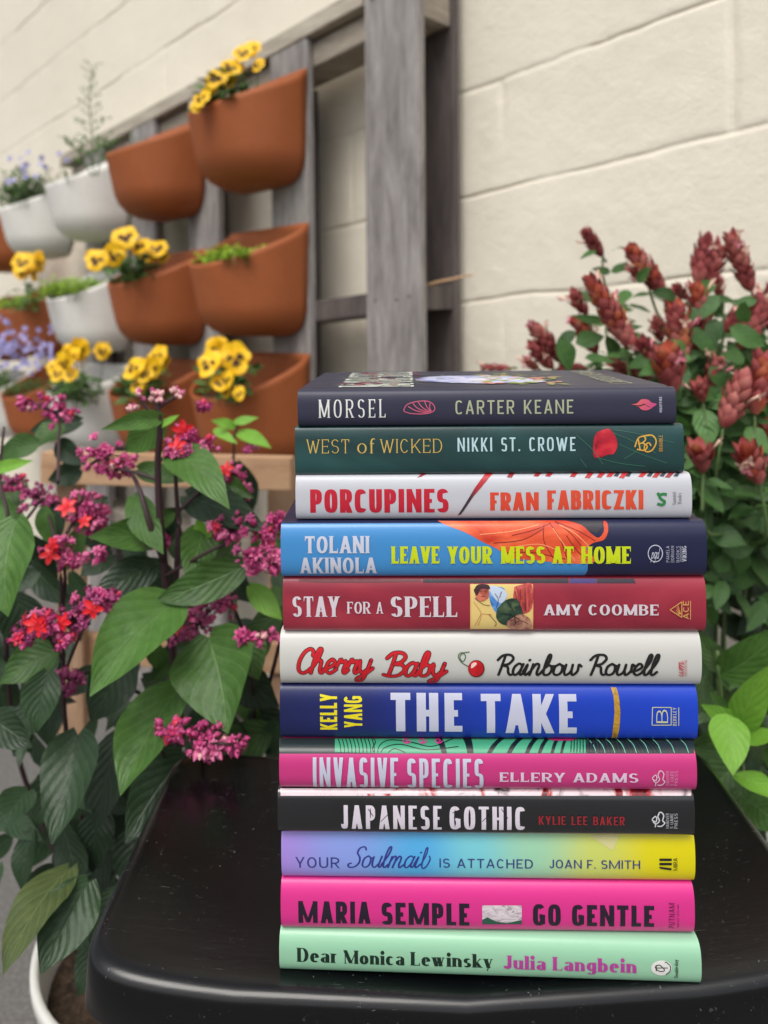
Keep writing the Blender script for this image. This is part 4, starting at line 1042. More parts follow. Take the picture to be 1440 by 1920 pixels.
B.poly('cherry', [sarc(892.5, 1252.5, 14, 14.5, 0, 345, n=22)], wash('cherry_print', [srgb(170,14,24), srgb(208,30,38), srgb(220,50,50)], 80), 'round red cherry')
B.poly('cherry_gleam', [[(884,1244),(890,1241),(894,1244),(888,1250),(883,1252)]], ink(246, 214, 208), smooth=True)
B.text('publisher_mark', 'wm', None, 1266, 1281, 1267, 1238, ink(196, 64, 78), rot=True, kind='script', wt=.08)
B.text('publisher_name', 'MORROW', Style(.7, .1, .08, 2, track=.25), 1282, 1288, 1266, 1236, ink(196, 90, 100), rot=True)

# 7 ---- THE TAKE
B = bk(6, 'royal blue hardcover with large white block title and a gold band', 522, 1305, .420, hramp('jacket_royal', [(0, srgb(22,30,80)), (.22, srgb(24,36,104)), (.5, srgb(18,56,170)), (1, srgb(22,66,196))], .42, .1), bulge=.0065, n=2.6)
yy = ink(236, 220, 30)
B.text('author_name', 'KELLY', Style(.5, .21, .17, 3, track=.12), 600, 632, 1368, 1301, yy, rot=True)
B.text('author_name', 'YANG', Style(.52, .21, .17, 3, track=.12), 645, 679, 1364, 1305, yy, rot=True)
B.text('title', 'THE', Style(.5, .25, .17, 3.2, track=.17), 733, 867, 1371, 1299, white_ink)
B.text('title', 'TAKE', Style(.56, .25, .17, 3.2, track=.14), 902, 1081, 1374, 1301, white_ink)
B.poly('gold_band', [[(1145,1289),(1155,1289),(1160,1305),(1163,1335),(1161,1365),(1156,1383),(1146,1383),(1149,1365),(1152,1335),(1150,1305)]], wash('gold_print', [srgb(120,90,30), srgb(196,152,50), srgb(150,112,36)], 200), 'slightly curved gold band')
lg = ink(200, 204, 160)
B.line('publisher_mark', [[(1223,1326),(1258,1326)],[(1258,1326),(1258,1359)],[(1258,1359),(1222,1359)],[(1222,1359),(1223,1326)]], 1.6, lg, smooth=False)
B.text('publisher_mark', 'B', Style(.8, .1, .08, 2.2), 1230, 1252, 1355, 1330, lg, rot=True)
B.text('publisher_name', 'BERKLEY', Style(.6, .16, .13, 2.4, track=.2), 1261, 1268, 1360, 1326, lg, rot=True)
B.line('publisher_mark', [[(1272,1360),(1272,1326)]], 1.4, lg, smooth=False)

# 8 ---- INVASIVE SPECIES
B = bk(7, 'pink hardcover with a green and black striped cover edge above its spine', 521, 1303, .4125, paper('jacket_rose', srgb(202, 56, 128), .42, .1, .06), bulge=.0075, n=2.6)
def span(y0, y1, xs=(524, 620, 720, 820, 920, 1020, 1120, 1220, 1301)): return [(x, y1) for x in xs]+[(x, y0) for x in reversed(xs)]
B.poly('dark_panel', [span(1384, 1413)], ink(42, 52, 54, .3), 'dark green top band')
grn = ink(70, 160, 122, .35)
B.poly('pattern', [[(628,1385),(824,1385),(1100,1385),(1100,1412),(900,1412.5),(722,1412.5),(628,1410)]], grn, 'green stripes')
blk = ink(18, 30, 32, .35)
B.line('pattern_lines', [[(634+i*7,1385),(638+i*7,1398),(639+i*7,1411)] for i in range(10)]+[[(700,1385),(704,1392),(698,1404),(702,1411)],[(708,1411),(712,1398),(730,1388),(770,1392),(810,1400),(850,1385)],[(714,1411),(722,1402),(750,1396),(800,1406),(860,1400)],[(728,1411),(740,1404),(760,1411)]], 1.7, blk)
B.poly('pattern_lines', [[(x, 1385), (x+w_*1.3, 1385), (x+d+w_, 1412), (x+d, 1412)] for x, w_, d in ((816,10,12),(868,12,8),(935,9,-22),(970,9,-20),(1000,8,-16),(1022,7,-14),(1042,6,-10),(1058,5,-8))], blk)
B.line('pattern_lines', [[(1072+i*5.2+i*i*.02,1385),(1070+i*5.6+i*i*.05,1411)] for i in range(26)], 1.9, blk)
B.line('pattern_lines', [[(1100+i*16+i*i*.7,1385),(1112+i*16+i*i*.7,1397),(1118+i*16+i*i*.7,1412)] for i in range(9)], 1.2, ink(120, 196, 170))
B.line('pattern_curls', [[(x+(8-i*.6)*math.cos(i*.8), 1390+(5-i*.35)*math.sin(i*.8)) for i in range(11)] for x in (762,792,822)], 2, ink(206, 60, 140))
B.poly('pattern_curls', [[(1020,1385),(1088,1385),(1070,1390),(1040,1390)]], ink(190, 48, 112))
B.text('title', 'INVASIVE', Style(.36, .16, .1, 3.4, track=.13), 588, 747, 1474, 1420, white_ink)
B.text('title', 'SPECIES', Style(.36, .16, .1, 3.4, track=.13), 764, 906, 1475, 1422, white_ink)
B.text('author_name', 'ELLERY ADAMS', Style(.85, .26, .12, 2.2, 'wedge', .05, .05, .2, space=.55), 936, 1196, 1465, 1448, ink(224, 200, 222))
def squirrel(B, x, y, mat, w=1.9):
    B.line('publisher_mark', [[(x+2,y+4),(x+8,y+8),(x+14,y+2),(x+11,y-6),(x+16,y-14),(x+22,y-8),(x+20,y+2),(x+24,y+6),(x+18,y+12),(x+10,y+12)],[(x,y),(x+6,y-6),(x+9,y-2),(x+7,y+4),(x,y+1)],[(x+7,y+8),(x+6,y+14)],[(x+11,y-6),(x+14,y-14)]], w, mat)
squirrel(B, 1222, 1458, ink(226, 196, 214))
for t, a, b in (('HANOVER', 1248, 1254), ('SQUARE', 1256, 1262), ('PRESS', 1264, 1270)):
    B.text('publisher_name', t, Style(.6, .12, .09, 2.2, track=.2), a, b, 1471, 1444, ink(222, 150, 190), rot=True)

# 9 ---- JAPANESE GOTHIC
B = bk(8, 'glossy black hardcover with cut white title and small red author letters', 518, 1299, .4135, wash('jacket_black', [srgb(20,21,24), srgb(30,31,35), srgb(52,54,58)], 6, .22, .8, (.5,1,1)), bulge=.006, n=2.8)
B.poly('cover_art', [span(1478, 1492, (526, 640, 760, 880, 1000, 1120, 1240, 1296))], wash('cover_marble', [srgb(40,34,38), srgb(226,206,212), srgb(232,214,218), srgb(180,24,36), srgb(36,30,34)], 46, .25, .6, dist=1.6), 'white, red and black picture edge')
B.poly('cover_art', [span(1478, 1488, (526, 600, 680, 738))], ink(222, 206, 212, .3))
gl = ink(222, 214, 226, .3)
B.text('title', 'JAPANESE', Style(.4, .19, .11, 2.8, None, track=.17), 640, 828, 1554, 1510, gl)
B.text('title', 'GOTHIC', Style(.4, .19, .11, 2.8, None, track=.15), 843, 984, 1555, 1512, gl)
B.line('title_cuts', [[(714,1540),(728,1526)],[(792,1538),(806,1530)],[(848,1524),(866,1516)],[(904,1540),(918,1526)],[(690,1516),(700,1530)],[(940,1516),(952,1534)]], 1.3, ink(36, 37, 41, .25), smooth=False)
B.text('author_name', 'KYLIE LEE BAKER', Style(.55, .19, .14, 3, track=.2, space=.5), 1010, 1171, 1546, 1530, ink(156, 40, 50, .3))
squirrel(B, 1222, 1536, ink(212, 212, 220), 2.2)
for t, a, b in (('HANOVER', 1248, 1254), ('SQUARE', 1256, 1262), ('PRESS', 1264, 1270)):
    B.text('publisher_name', t, Style(.6, .12, .09, 2.2, track=.2), a, b, 1552, 1524, ink(190, 190, 200), rot=True)

# 10 ---- YOUR SOULMAIL IS ATTACHED
B = bk(9, 'pastel rainbow hardcover fading from lilac through blue to yellow', 525, 1300, .419, hramp('jacket_rainbow', [(0, srgb(168,140,224)), (.16, srgb(140,160,232)), (.33, srgb(84,176,232)), (.47, srgb(124,208,220)), (.6, srgb(160,214,180)), (.76, srgb(206,216,110)), (.9, srgb(226,214,20)), (1, srgb(226,212,10))], .4, .1, noise=.02), bulge=.0065, n=2.5)
nv = ink(56, 64, 132)
B.text('title', 'YOUR', Style(.72, .14, .12, 2.1, track=.2), 554, 637, 1627, 1607, nv)
B.text('title', 'Soulmai', None, 651, 792, 1626, 1588, ink(50, 56, 140), kind='script', wt=.09, contrast=.7, slant=.3)
B.text('title', 'L', None, 787, 808, 1627, 1590, ink(50, 56, 140), kind='script', wt=.09, contrast=.7, slant=.3)
B.text('title', 'IS ATTACHED', Style(.74, .14, .12, 2.1, track=.2, space=.5), 824, 999, 1627, 1610, nv)
B.text('author_name', 'JOAN F. SMITH', Style(.72, .15, .12, 2.1, track=.17, space=.4), 1030, 1200, 1628, 1612, nv)
B.poly('paper_corner', [[(1106,1566),(1160,1564),(1156,1580),(1148,1594),(1128,1582)]], ink(216, 210, 148))
bk_ = ink(28, 30, 34)
B.poly('publisher_mark', [[(1236,1609),(1259,1609),(1259,1613.5),(1236,1613.5)],[(1236,1617),(1259,1617),(1259,1621.5),(1236,1621.5)],[(1235,1624),(1259,1627),(1258,1631),(1238,1628)]], bk_)
B.text('publisher_name', 'MIRA', Style(.75, .14, .12, 2.2, track=.2), 1262, 1270, 1631, 1608, bk_, rot=True)

# 11 ---- GO GENTLE
B = bk(10, 'bright pink hardcover with bold black letters and a small cloth picture', 524, 1299, .4185, paper('jacket_hot_pink', srgb(222, 52, 142), .42, .1, .05), bulge=.0065, n=2.6)
bb = ink(36, 24, 44)
gst = Style(.6, .28, .19, 3.2, track=.17, space=.5)
B.text('author_name', 'MARIA', gst, 560, 695, 1731, 1690, bb)
B.text('author_name', 'SEMPLE', gst, 716, 880, 1734, 1693, bb)
B.text('title', 'GO', gst, 999, 1051, 1735, 1695, bb)
B.text('title', 'GENTLE', gst, 1072, 1226, 1736, 1697, bb)
B.poly('spine_picture', [[(904,1697),(978,1697),(978,1732),(904,1732)]], wash('drapery_print', [srgb(90,84,90), srgb(190,176,184), srgb(226,216,222), srgb(120,112,116)], 90, .4, 0, (1, 1, 2.5), 2.0), 'small picture of pale folded cloth')
B.poly('spine_picture', [[(904,1724),(914,1719),(930,1727),(950,1730),(978,1724),(978,1732),(904,1732)]], ink(46, 92, 74))
B.text('publisher_name', 'PUTNAM', Style(.7, .13, .11, 2.2, track=.35), 1254, 1265, 1739, 1693, bb, rot=True)
B.line('publisher_mark', [[(1271,1738),(1271,1729)],[(1271,1704),(1271,1695)]], 1.2, bb, smooth=False)
B.text('publisher_name', 'EST 1838', Style(.6, .1, .09, 2.2, track=.3), 1269, 1273, 1727, 1706, bb, rot=True)

# 12 ---- DEAR MONICA LEWINSKY
B = bk(11, 'mint green hardcover with black and purple lettering, lowest in the pile', 520, 1308, .4155, paper('jacket_mint', srgb(150, 202, 168), .38, .15, .03), bulge=.007, n=2.5, yaw=.05)
dst = Style(.74, .27, .055, 2.05, 'hair', .06, .04, .12, space=.35, thin=.07)
B.text('title', 'Dear', dst, 556, 632, 1804, 1778, ink(20, 44, 34))
B.text('title', 'Monica', dst, 644, 758, 1808, 1783, ink(20, 44, 34))
B.text('title', 'Lewinsky', dst, 769, 924, 1812, 1787, ink(20, 44, 34))
B.text('author_name', 'Julia', dst, 944, 1023, 1817, 1792, ink(176, 62, 150))
B.text('author_name', 'Langbein', dst, 1035, 1193, 1821, 1796, ink(176, 62, 150))
B.poly('publisher_mark', [sarc(1240, 1814, 19.5, 14, 0, 348, n=24)], ink(226, 226, 222), 'white oval')
B.line('publisher_mark', [[(1228,1814),(1252,1814)],[(1250,1804),(1256,1810),(1257,1816),(1254,1822),(1248,1826)],[(1246,1804),(1250,1803)],[(1236,1808),(1246,1818),(1236,1820),(1228,1812),(1236,1808)],[(1230,1808),(1230,1820)]], 1.7, ink(30, 30, 30))
B.text('publisher_name', 'Doubleday', Style(.6, .16, .08, 2, 'hair', .04, .03, .15), 1264, 1271, 1832, 1798, ink(30, 60, 46), rot=True)
# ---------------------------------------------------------------- leaves
def leaf_mat(name, c1, c2, cv, rough=.42, vein=11, back=(.9, 1.0, .8)):
    """c1/c2 blade tones, cv vein tone; uv.x runs across, uv.y base to tip; attribute 'tone' varies leaf by leaf"""
    k = NT(name); uv = k.n('ShaderNodeUVMap'); sp = k.n('ShaderNodeSeparateXYZ'); k.l(uv.outputs[0], sp.inputs[0])
    x = k.math('ABSOLUTE', k.math('SUBTRACT', sp.outputs[0], .5))
    y = sp.outputs[1]
    # lateral veins: fans of lines that climb outwards
    ph = k.math('FRACT', k.math('MULTIPLY', k.math('SUBTRACT', y, k.math('MULTIPLY', x, .85)), vein*.6))
    d = k.math('ABSOLUTE', k.math('SUBTRACT', ph, .5))
    lat = k.math('SUBTRACT', 1, k.math('MINIMUM', 1, k.math('MULTIPLY', d, 9)))
    mid = k.math('SUBTRACT', 1, k.math('MINIMUM', 1, k.math('MULTIPLY', x, 42)))
    vn = k.math('MAXIMUM', k.math('MULTIPLY', lat, .55), mid)
    at_ = k.n('ShaderNodeAttribute'); at_.attribute_name = 'tone'
    v = k.coord('Object'); nz = k.noise(v, 75, 6, .7)
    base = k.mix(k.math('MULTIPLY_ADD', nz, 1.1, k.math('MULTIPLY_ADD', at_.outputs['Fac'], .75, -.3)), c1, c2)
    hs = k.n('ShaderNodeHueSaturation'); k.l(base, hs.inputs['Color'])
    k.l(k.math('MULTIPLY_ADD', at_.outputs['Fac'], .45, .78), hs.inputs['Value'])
    col = k.mix(k.math('MULTIPLY', vn, .6), hs.outputs[0], cv)
    k.set(Base_Color=col, Roughness=rough)
    k.b.inputs['Specular IOR Level'].default_value = .45
    h = k.math('ADD', k.math('MULTIPLY', d, .9), k.math('MULTIPLY', nz, 1.5))
    k.bump(k.math('SUBTRACT', h, k.math('MULTIPLY', mid, .8)), .4, .0022)
    # a little light comes through the blade
    tr = k.n('ShaderNodeBsdfTranslucent'); k.l(hs.outputs[0], tr.inputs[0]); ms = k.n('ShaderNodeMixShader'); ms.inputs[0].default_value = .22
    out = k.t.nodes['Material Output']; k.l(k.b.outputs[0], ms.inputs[1]); k.l(tr.outputs[0], ms.inputs[2]); k.l(ms.outputs[0], out.inputs[0])
    return k.m
class Foliage:
    def __init__(s): s.co, s.fa, s.uv, s.tone, s.mi = [], [], [], [], []
    def leaf(s, base, tip, width, up=Vector((0, 0, 1)), roll=0.0, cup=.16, arch=.16, tone=.5, nu=6, nv=9, shape=(.45, 1.0), wave=.05, mi=0, quilt=.007, heart=.0):
        base = Vector(base); tip = Vector(tip); d = tip-base; L = d.length
        if L < 1e-5: return
        d /= L; side = d.cross(up)
        if side.length < 1e-3: side = d.cross(Vector((0, 1, 0)))
        side.normalize(); side = Matrix.Rotation(roll, 3, d) @ side; nrm = side.cross(d)
        pk, sharp = shape; b0 = len(s.co); ph = random.uniform(0, 6.3); bend = random.uniform(-.06, .06)
        for j in range(nv+1):
            v = j/nv
            t = v**(math.log(.5)/math.log(pk))
            w = (math.sin(math.pi*min(1, max(0, t)))**.78)*(1-.22*v*sharp)
            if v > .72: w *= 1-((v-.72)/.28)**2*.35
            if j == nv: w = .01
            if j == 0: w = .03+heart*.4
            for i in range(nu+1):
                u = i/nu; e = 2*u-1
                back = -heart*abs(e)*max(0, 1-v*4)*.22 
                x = e*w*width/2
                z = -arch*L*(v*v)*.9+arch*L*.45*v + cup*abs(e)**1.5*w*width/2
                z += wave*width*math.sin(v*9+ph+e*1.5)*abs(e)*w
                z += quilt*width*math.cos(2*math.pi*6.6*(v-.425*abs(e)))*(1-abs(e)*.3)*w
                P = base+d*(v+back)*L+side*(x+bend*L*math.sin(v*3))+nrm*z
                s.co.append(P); s.uv.append((u, v)); s.tone.append(tone)
        for j in range(nv):
            for i in range(nu):
                a = b0+j*(nu+1)+i
                s.fa.append((a, a+1, a+nu+2, a+nu+1)); s.mi.append(mi)
    def build(s, name, mats, parent, origin):
        me = bpy.data.meshes.new(name); o_ = Vector(origin)
        me.from_pydata([tuple(Vector(c)-o_) for c in s.co], [], s.fa)
        uvl = me.uv_layers.new(name='UVMap'); li = np.empty(len(me.loops), dtype=np.int32); me.loops.foreach_get('vertex_index', li)
        uvl.data.foreach_set('uv', np.array(s.uv, dtype=np.float32)[li].ravel())
        at_ = me.attributes.new('tone', 'FLOAT', 'POINT'); at_.data.foreach_set('value', np.array(s.tone, dtype=np.float32))
        me.polygons.foreach_set('material_index', s.mi)
        return objm(name, me, mats, parent)
GREEN_BIG = leaf_mat('leaf_deep_green', srgb(32, 60, 26), srgb(80, 120, 52), srgb(112, 148, 84), .42, 11)
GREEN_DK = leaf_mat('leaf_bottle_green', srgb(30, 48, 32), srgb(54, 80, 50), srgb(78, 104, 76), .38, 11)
GREEN_LT = leaf_mat('leaf_fresh_green', srgb(86, 138, 40), srgb(120, 172, 62), srgb(156, 196, 100), .42, 10)
GREEN_OLD = leaf_mat('leaf_yellowing', srgb(48, 72, 44), srgb(104, 116, 60), srgb(134, 150, 96), .45, 11)
GREEN_SH = leaf_mat('leaf_small_green', srgb(34, 70, 34), srgb(82, 124, 62), srgb(112, 146, 90), .45, 9)
LIME = leaf_mat('seedling_green', srgb(120, 160, 36), srgb(160, 196, 60), srgb(170, 200, 90), .5, 5)
STEM_P = paper('stem_dark_purple', srgb(58, 36, 42), .55); STEM_G = paper('stem_green', srgb(84, 110, 60), .5)
rv = random.Random(5)
def stem_path(pts, r0, r1, bm): tube(bm, catmull3([Vector(p) for p in pts]), r0, r1, 7)
def catmull3(P, n=5):
    out = []
    for i in range(len(P)-1):
        p0, p1, p2, p3 = P[max(0, i-1)], P[i], P[i+1], P[min(len(P)-1, i+2)]
        for j in range(n):
            t = j/n
            out.append(.5*((2*p1)+(-p0+p2)*t+(2*p0-5*p1+4*p2-p3)*t*t+(-p0+3*p1-3*p2+p3)*t**3))
    out.append(P[-1]); return out

# ---------------------------------------------------------------- plant with magenta clusters (left)
BUD = NT('calyx_pink'); _v = BUD.coord('Object'); BUD.set(Base_Color=BUD.ramp(BUD.noise(_v, 45, 3), [(.34, srgb(146, 40, 94)), (.5, srgb(194, 70, 128)), (.66, srgb(226, 126, 168))]), Roughness=.5)
BUD.b.inputs['Subsurface Weight'].default_value = .1; BUD.b.inputs['Subsurface Radius'].default_value = (.004, .002, .002)
BUDR = paper('calyx_red', srgb(214, 50, 84), .4); STAR = paper('corolla_scarlet', srgb(226, 30, 44), .45); BUDP = paper('calyx_pale', srgb(232, 178, 180), .5)
MAUVE = paper('calyx_mauve', srgb(168, 72, 122), .55)
def add_bud(bm, p, d, r, mi):
    """five-ribbed papery calyx with a pointed tip"""
    q = d.to_track_quat('Z', 'Y'); rings = []; n = 10
    for z, k in ((-1.0, .12), (-.75, .62), (-.25, 1.0), (.35, .86), (.9, .45), (1.45, .05)):
        rings.append([bm.verts.new(p+q @ Vector((r*k*(1+.2*math.cos(5*t))*math.cos(t), r*k*(1+.2*math.cos(5*t))*math.sin(t), z*r*1.15))) for t in [2*math.pi*i/n for i in range(n)]])
    for a, b in zip(rings, rings[1:]):
        for i in range(n): bm.faces.new((a[i], a[(i+1) % n], b[(i+1) % n], b[i])).material_index = mi
def add_petals(bm, p, d, r, n, mi, w=.36, back=.2, droop=0.0):
    q = d.to_track_quat('Z', 'Y') @ Matrix.Rotation(rv.uniform(0, 6), 3, 'Z').to_quaternion()
    for i in range(n):
        a = 2*math.pi*i/n; c = Matrix.Rotation(a, 3, 'Z'); prev = None
        for j in range(5):
            t = j/4; ww = w*r*math.sin(math.pi*(.12+.8*t))**.8
            P = Vector((t*r, 0, back*r*math.sin(t*2.4)-droop*r*t*t))
            A = bm.verts.new(p+q @ (c @ (P+Vector((0, ww, 0))))); M_ = bm.verts.new(p+q @ (c @ (P+Vector((0, 0, -.08*r))))); Bq = bm.verts.new(p+q @ (c @ (P-Vector((0, ww, 0)))))
            if prev:
                bm.faces.new((prev[0], prev[1], M_, A)).material_index = mi; bm.faces.new((prev[1], prev[2], Bq, M_)).material_index = mi
            prev = (A, M_, Bq)
CLUST = [  # px, py, radius px, depth, red stars, share mauve
 (60,752,22,.80,0,.0),(108,772,36,.80,0,.1),(198,852,46,.70,0,.0),(215,880,30,.70,0,.0),(335,838,34,.66,1,.1),(372,838,34,.66,0,.1),(345,812,18,.66,1,.0),
 (432,886,24,.72,1,.0),(452,926,24,.73,1,.1),(75,936,38,.74,0,.5),(150,944,42,.72,1,.1),(172,976,36,.72,1,.0),(112,1026,30,.66,2,.1),(128,1046,30,.66,0,.1),
 (186,1044,14,.66,0,0),(440,992,38,.66,0,.2),(492,996,38,.66,0,.2),(476,1046,40,.64,0,.3),(512,1052,30,.64,0,.3),(300,1015,22,.72,1,.1),(268,962,22,.72,1,.1),(140,1160,40,.62,1,.5),(178,1130,34,.62,1,.3),
 (204,1124,26,.64,0,.9),(78,1168,28,.60,3,.2),(45,1192,28,.60,0,.3),(112,1200,16,.60,0,.0),(408,1128,40,.68,0,.6),(372,1170,34,.68,0,.7),(335,1190,32,.68,0,.8),(340,1155,22,.69,0,.7),
 (456,1196,18,.64,0,.0),(502,1190,22,.64,0,.0),(318,1372,32,.60,0,.0),(388,1388,34,.60,0,.0),(436,1396,24,.60,0,.0),(402,1408,24,.60,0,.0),(128,1276,30,.68,0,1),(20,900,26,.75,0,.3),(520,980,20,.66,0,.1),
 (30,1000,20,.8,0,.4),(240,1100,16,.7,0,.6),(380,760,10,.7,0,.0),(470,840,12,.9,0,.3)]
def left_plant():
    base = Vector((-.235, .84, .29))
    t = thing('flowering_shrub', 'magenta and red flowered shrub with large heart-shaped green leaves in the white pot', 'shrub', base)
    O = base
    # stems
    bm = bmesh.new()
    P = lambda x, y, Y: at(x, y, Y)-O
    main = [P(236, 1890, .80), P(330, 1450, .74), P(322, 1200, .69), P(303, 1010, .67), P(296, 880, .665), P(300, 800, .66), P(292, 745, .66)]
    stem_path(main, .0050, .0022, bm)
    stems = [[(250,1900,.82),(170,1600,.78),(125,1380,.74),(118,1200,.70),(112,1060,.67),(90,960,.72)],
             [(260,1900,.86),(60,1500,.84),(14,1250,.78),(20,1010,.72),(0,900,.74),(8,800,.75)],
             [(270,1880,.84),(440,1500,.80),(500,1300,.74),(530,1180,.68),(545,1100,.66)],
             [(306,1050,.67),(280,980,.66),(262,920,.67),(240,880,.69),(200,860,.70)],
             [(322,1200,.69),(335,1010,.68),(333,960,.68),(330,870,.67),(350,835,.66)],
             [(310,1080,.67),(380,1040,.66),(440,1010,.66),(470,990,.66)],
             [(296,868,.665),(318,850,.66),(345,838,.66)],[(292,780,.66),(272,760,.66),(262,742,.66)],[(292,770,.66),(315,752,.66),(335,742,.66)],
             [(122,1260,.71),(150,1190,.66),(175,1140,.62)],[(120,1240,.71),(95,1200,.63),(78,1172,.60)],[(322,1210,.69),(345,1190,.685),(400,1140,.68)],
             [(330,1450,.74),(300,1400,.64),(318,1380,.60)],[(332,1440,.74),(370,1420,.64),(400,1395,.60),(440,1398,.60)],[(480,1380,.76),(470,1250,.68),(456,1200,.64)],
             [(118,1150,.70),(122,1080,.67),(112,1030,.66)],[(109,905,.72),(110,830,.76),(108,780,.80),(62,755,.80)],[(125,1000,.70),(150,960,.72),(170,950,.72)],[(500,1300,.74),(430,1120,.69),(408,1128,.68)],
             [(333,960,.68),(400,900,.70),(432,888,.72),(452,925,.73)],[(296,900,.665),(250,885,.67),(215,880,.70)],[(438,860,.92),(440,820,.92),(448,790,.92)],[(440,1200,1.0),(445,1000,.95),(438,860,.92)],
             [(20,1010,.72),(60,960,.73),(75,940,.74)],[(262,1300,.72),(180,1260,.70),(130,1275,.68)]]
    for s_ in stems:
        stem_path([P(*q) for q in s_], .0032 if len(s_) > 4 else .0018, .0012, bm)
    obj('stem', bm, STEM_P, t)
    # named large leaves: base px, tip px, width px, depth base, depth tip, tone, kind
    Fo = Foliage()
    LV = [((30,978),(4,1152),138,.62,.58,.75,0),((302,784),(196,806),40,.66,.62,.9,0),((304,790),(232,852),66,.67,.68,.85,0),((322,848),(421,936),84,.66,.60,.7,0),((297,800),(334,776),16,.66,.66,.9,2),
      ((252,932),(304,1034),62,.69,.64,.55,0),((300,1002),(172,1002),74,.69,.64,.6,0),((352,930),(489,984),84,.70,.64,.15,1),((380,990),(350,1082),78,.69,.65,.5,0),((290,1060),(170,1120),76,.68,.64,.2,1),
      ((460,1060),(288,1128),78,.66,.64,.35,0),((325,1130),(170,1302),142,.65,.57,.8,0),((392,1195),(420,1372),172,.66,.60,.55,0),((458,1195),(487,1272),76,.68,.66,.5,0),((334,1290),(222,1482),134,.66,.58,.6,0),
      ((240,1228),(162,1356),104,.70,.68,.25,1),((146,1378),(92,1582),118,.66,.60,.5,1),((222,1380),(168,1564),92,.70,.66,.2,1),((342,1418),(236,1582),112,.68,.63,.35,1),((118,1550),(150,1690),76,.69,.67,.1,1),
      ((186,1520),(172,1640),76,.70,.68,.15,1),((262,1550),(236,1670),82,.70,.67,.1,1),((128,1630),(2,1806),112,.62,.54,.35,3),((165,1655),(76,1824),112,.61,.56,.75,1),((60,1560),(30,1680),60,.70,.68,.3,1),((110,1690),(190,1800),80,.68,.66,.4,1),((120,1430),(60,1560),70,.72,.7,.2,1),((200,1600),(120,1720),80,.72,.7,.3,1),((230,1480),(290,1620),80,.74,.72,.2,1),((222,1670),(168,1782),66,.66,.63,.5,1),
      ((182,1765),(142,1872),58,.68,.66,.35,1),((90,1260),(70,1372),76,.64,.62,.8,1),((102,1222),(-4,1282),80,.66,.64,.4,0),((-20,1345),(52,1404),72,.66,.64,.3,1),((52,1484),(-10,1560),70,.66,.62,.6,1),
      ((500,1370),(356,1462),90,.72,.68,.3,0),((118,802),(56,838),56,.84,.82,.5,0),((70,832),(-12,862),54,.8,.8,.35,0),((-10,880),(54,862),28,.72,.7,.9,2),((404,806),(444,828),22,.92,.9,.9,2),((440,800),(398,788),22,.92,.9,.9,2),
      ((448,812),(506,838),30,.92,.88,.8,2),((440,792),(484,780),20,.92,.92,.8,2),((470,1100),(528,1160),46,.68,.66,.6,2),((380,1000),(430,985),28,.69,.68,.7,2),((378,1010),(372,965),30,.69,.68,.9,2),((410,900),(470,935),40,.72,.7,.4,0),
      ((260,880),(350,900),44,.72,.71,.4,0),((500,990),(545,1060),56,.72,.70,.3,0),((270,1080),(330,1180),80,.72,.72,.2,1),((210,1040),(150,1080),60,.74,.72,.2,1),((60,1060),(130,1140),60,.74,.72,.3,1),
      ((30,1120),(60,1240),90,.72,.72,.15,1),((440,1250),(520,1330),90,.72,.70,.2,1),((130,1200),(30,1300),80,.74,.72,.2,1),((400,1440),(300,1520),90,.76,.72,.2,1),((270,1490),(330,1580),80,.76,.74,.2,1),
      ((60,1320),(20,1420),70,.74,.72,.3,1),((150,880),(90,900),50,.84,.82,.3,1),((150,790),(50,810),46,.86,.86,.3,1),((110,830),(160,870),44,.84,.82,.3,1),((40,900),(-10,970),70,.78,.76,.4,0),((420,1050),(470,1130),60,.72,.70,.2,1),
      ((330,960),(270,1030),60,.73,.72,.1,1),((200,940),(130,990),50,.76,.76,.2,1),((480,1330),(540,1420),80,.74,.72,.2,1)]
    for b, e, w, Y0, Y1, tone, kind in LV:
        Y = (Y0+Y1)/2
        Fo.leaf(at(b[0], b[1], Y0), at(e[0], e[1], Y1), w*Y/F*1.02, up=Vector((rv.uniform(-.25, .25), -1, .35)).normalized(), roll=rv.uniform(-.35, .35), tone=min(1, max(0, tone)), shape=(rv.uniform(.36, .42), 1), mi=kind, nu=8, nv=14, cup=rv.uniform(.1, .42), arch=rv.uniform(.08, .34), heart=.35)
    for _ in range(64):
        x, y = rv.uniform(-20, 535), rv.uniform(930, 1640)
        if y > 1380 and x > 330-(y-1380)*.7: continue
        if 1000 < y < 1240 and 150 < x < 500 and rv.random() < .45: continue
        Y = rv.uniform(.71, .77); L = rv.uniform(58, 96); a = rv.uniform(-1.1, 1.1)
        Fo.leaf(at(x, y, Y), at(x+L*math.sin(a), y+L*math.cos(a), Y-rv.uniform(-.01, .05)), L*rv.uniform(.5, .62)*Y/F, up=Vector((rv.uniform(-.5, .5), -1, rv.uniform(0, .7))).normalized(), roll=rv.uniform(-.5, .5), tone=rv.uniform(.1, .8), shape=(.4, 1), mi=0 if y < 1300 and rv.random() < .6 else 1, nu=6, nv=10, cup=rv.uniform(.15, .4), arch=rv.uniform(.1, .35), heart=.3)
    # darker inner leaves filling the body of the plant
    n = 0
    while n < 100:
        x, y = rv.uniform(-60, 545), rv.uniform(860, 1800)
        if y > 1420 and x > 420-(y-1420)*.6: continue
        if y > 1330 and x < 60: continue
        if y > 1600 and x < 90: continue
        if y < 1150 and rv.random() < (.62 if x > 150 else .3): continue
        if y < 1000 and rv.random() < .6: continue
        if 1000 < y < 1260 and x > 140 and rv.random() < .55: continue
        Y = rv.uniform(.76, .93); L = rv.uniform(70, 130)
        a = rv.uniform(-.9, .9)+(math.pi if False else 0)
        ex, ey = x+L*math.sin(a)*rv.choice((-1, 1)), y+L*math.cos(a)*.9
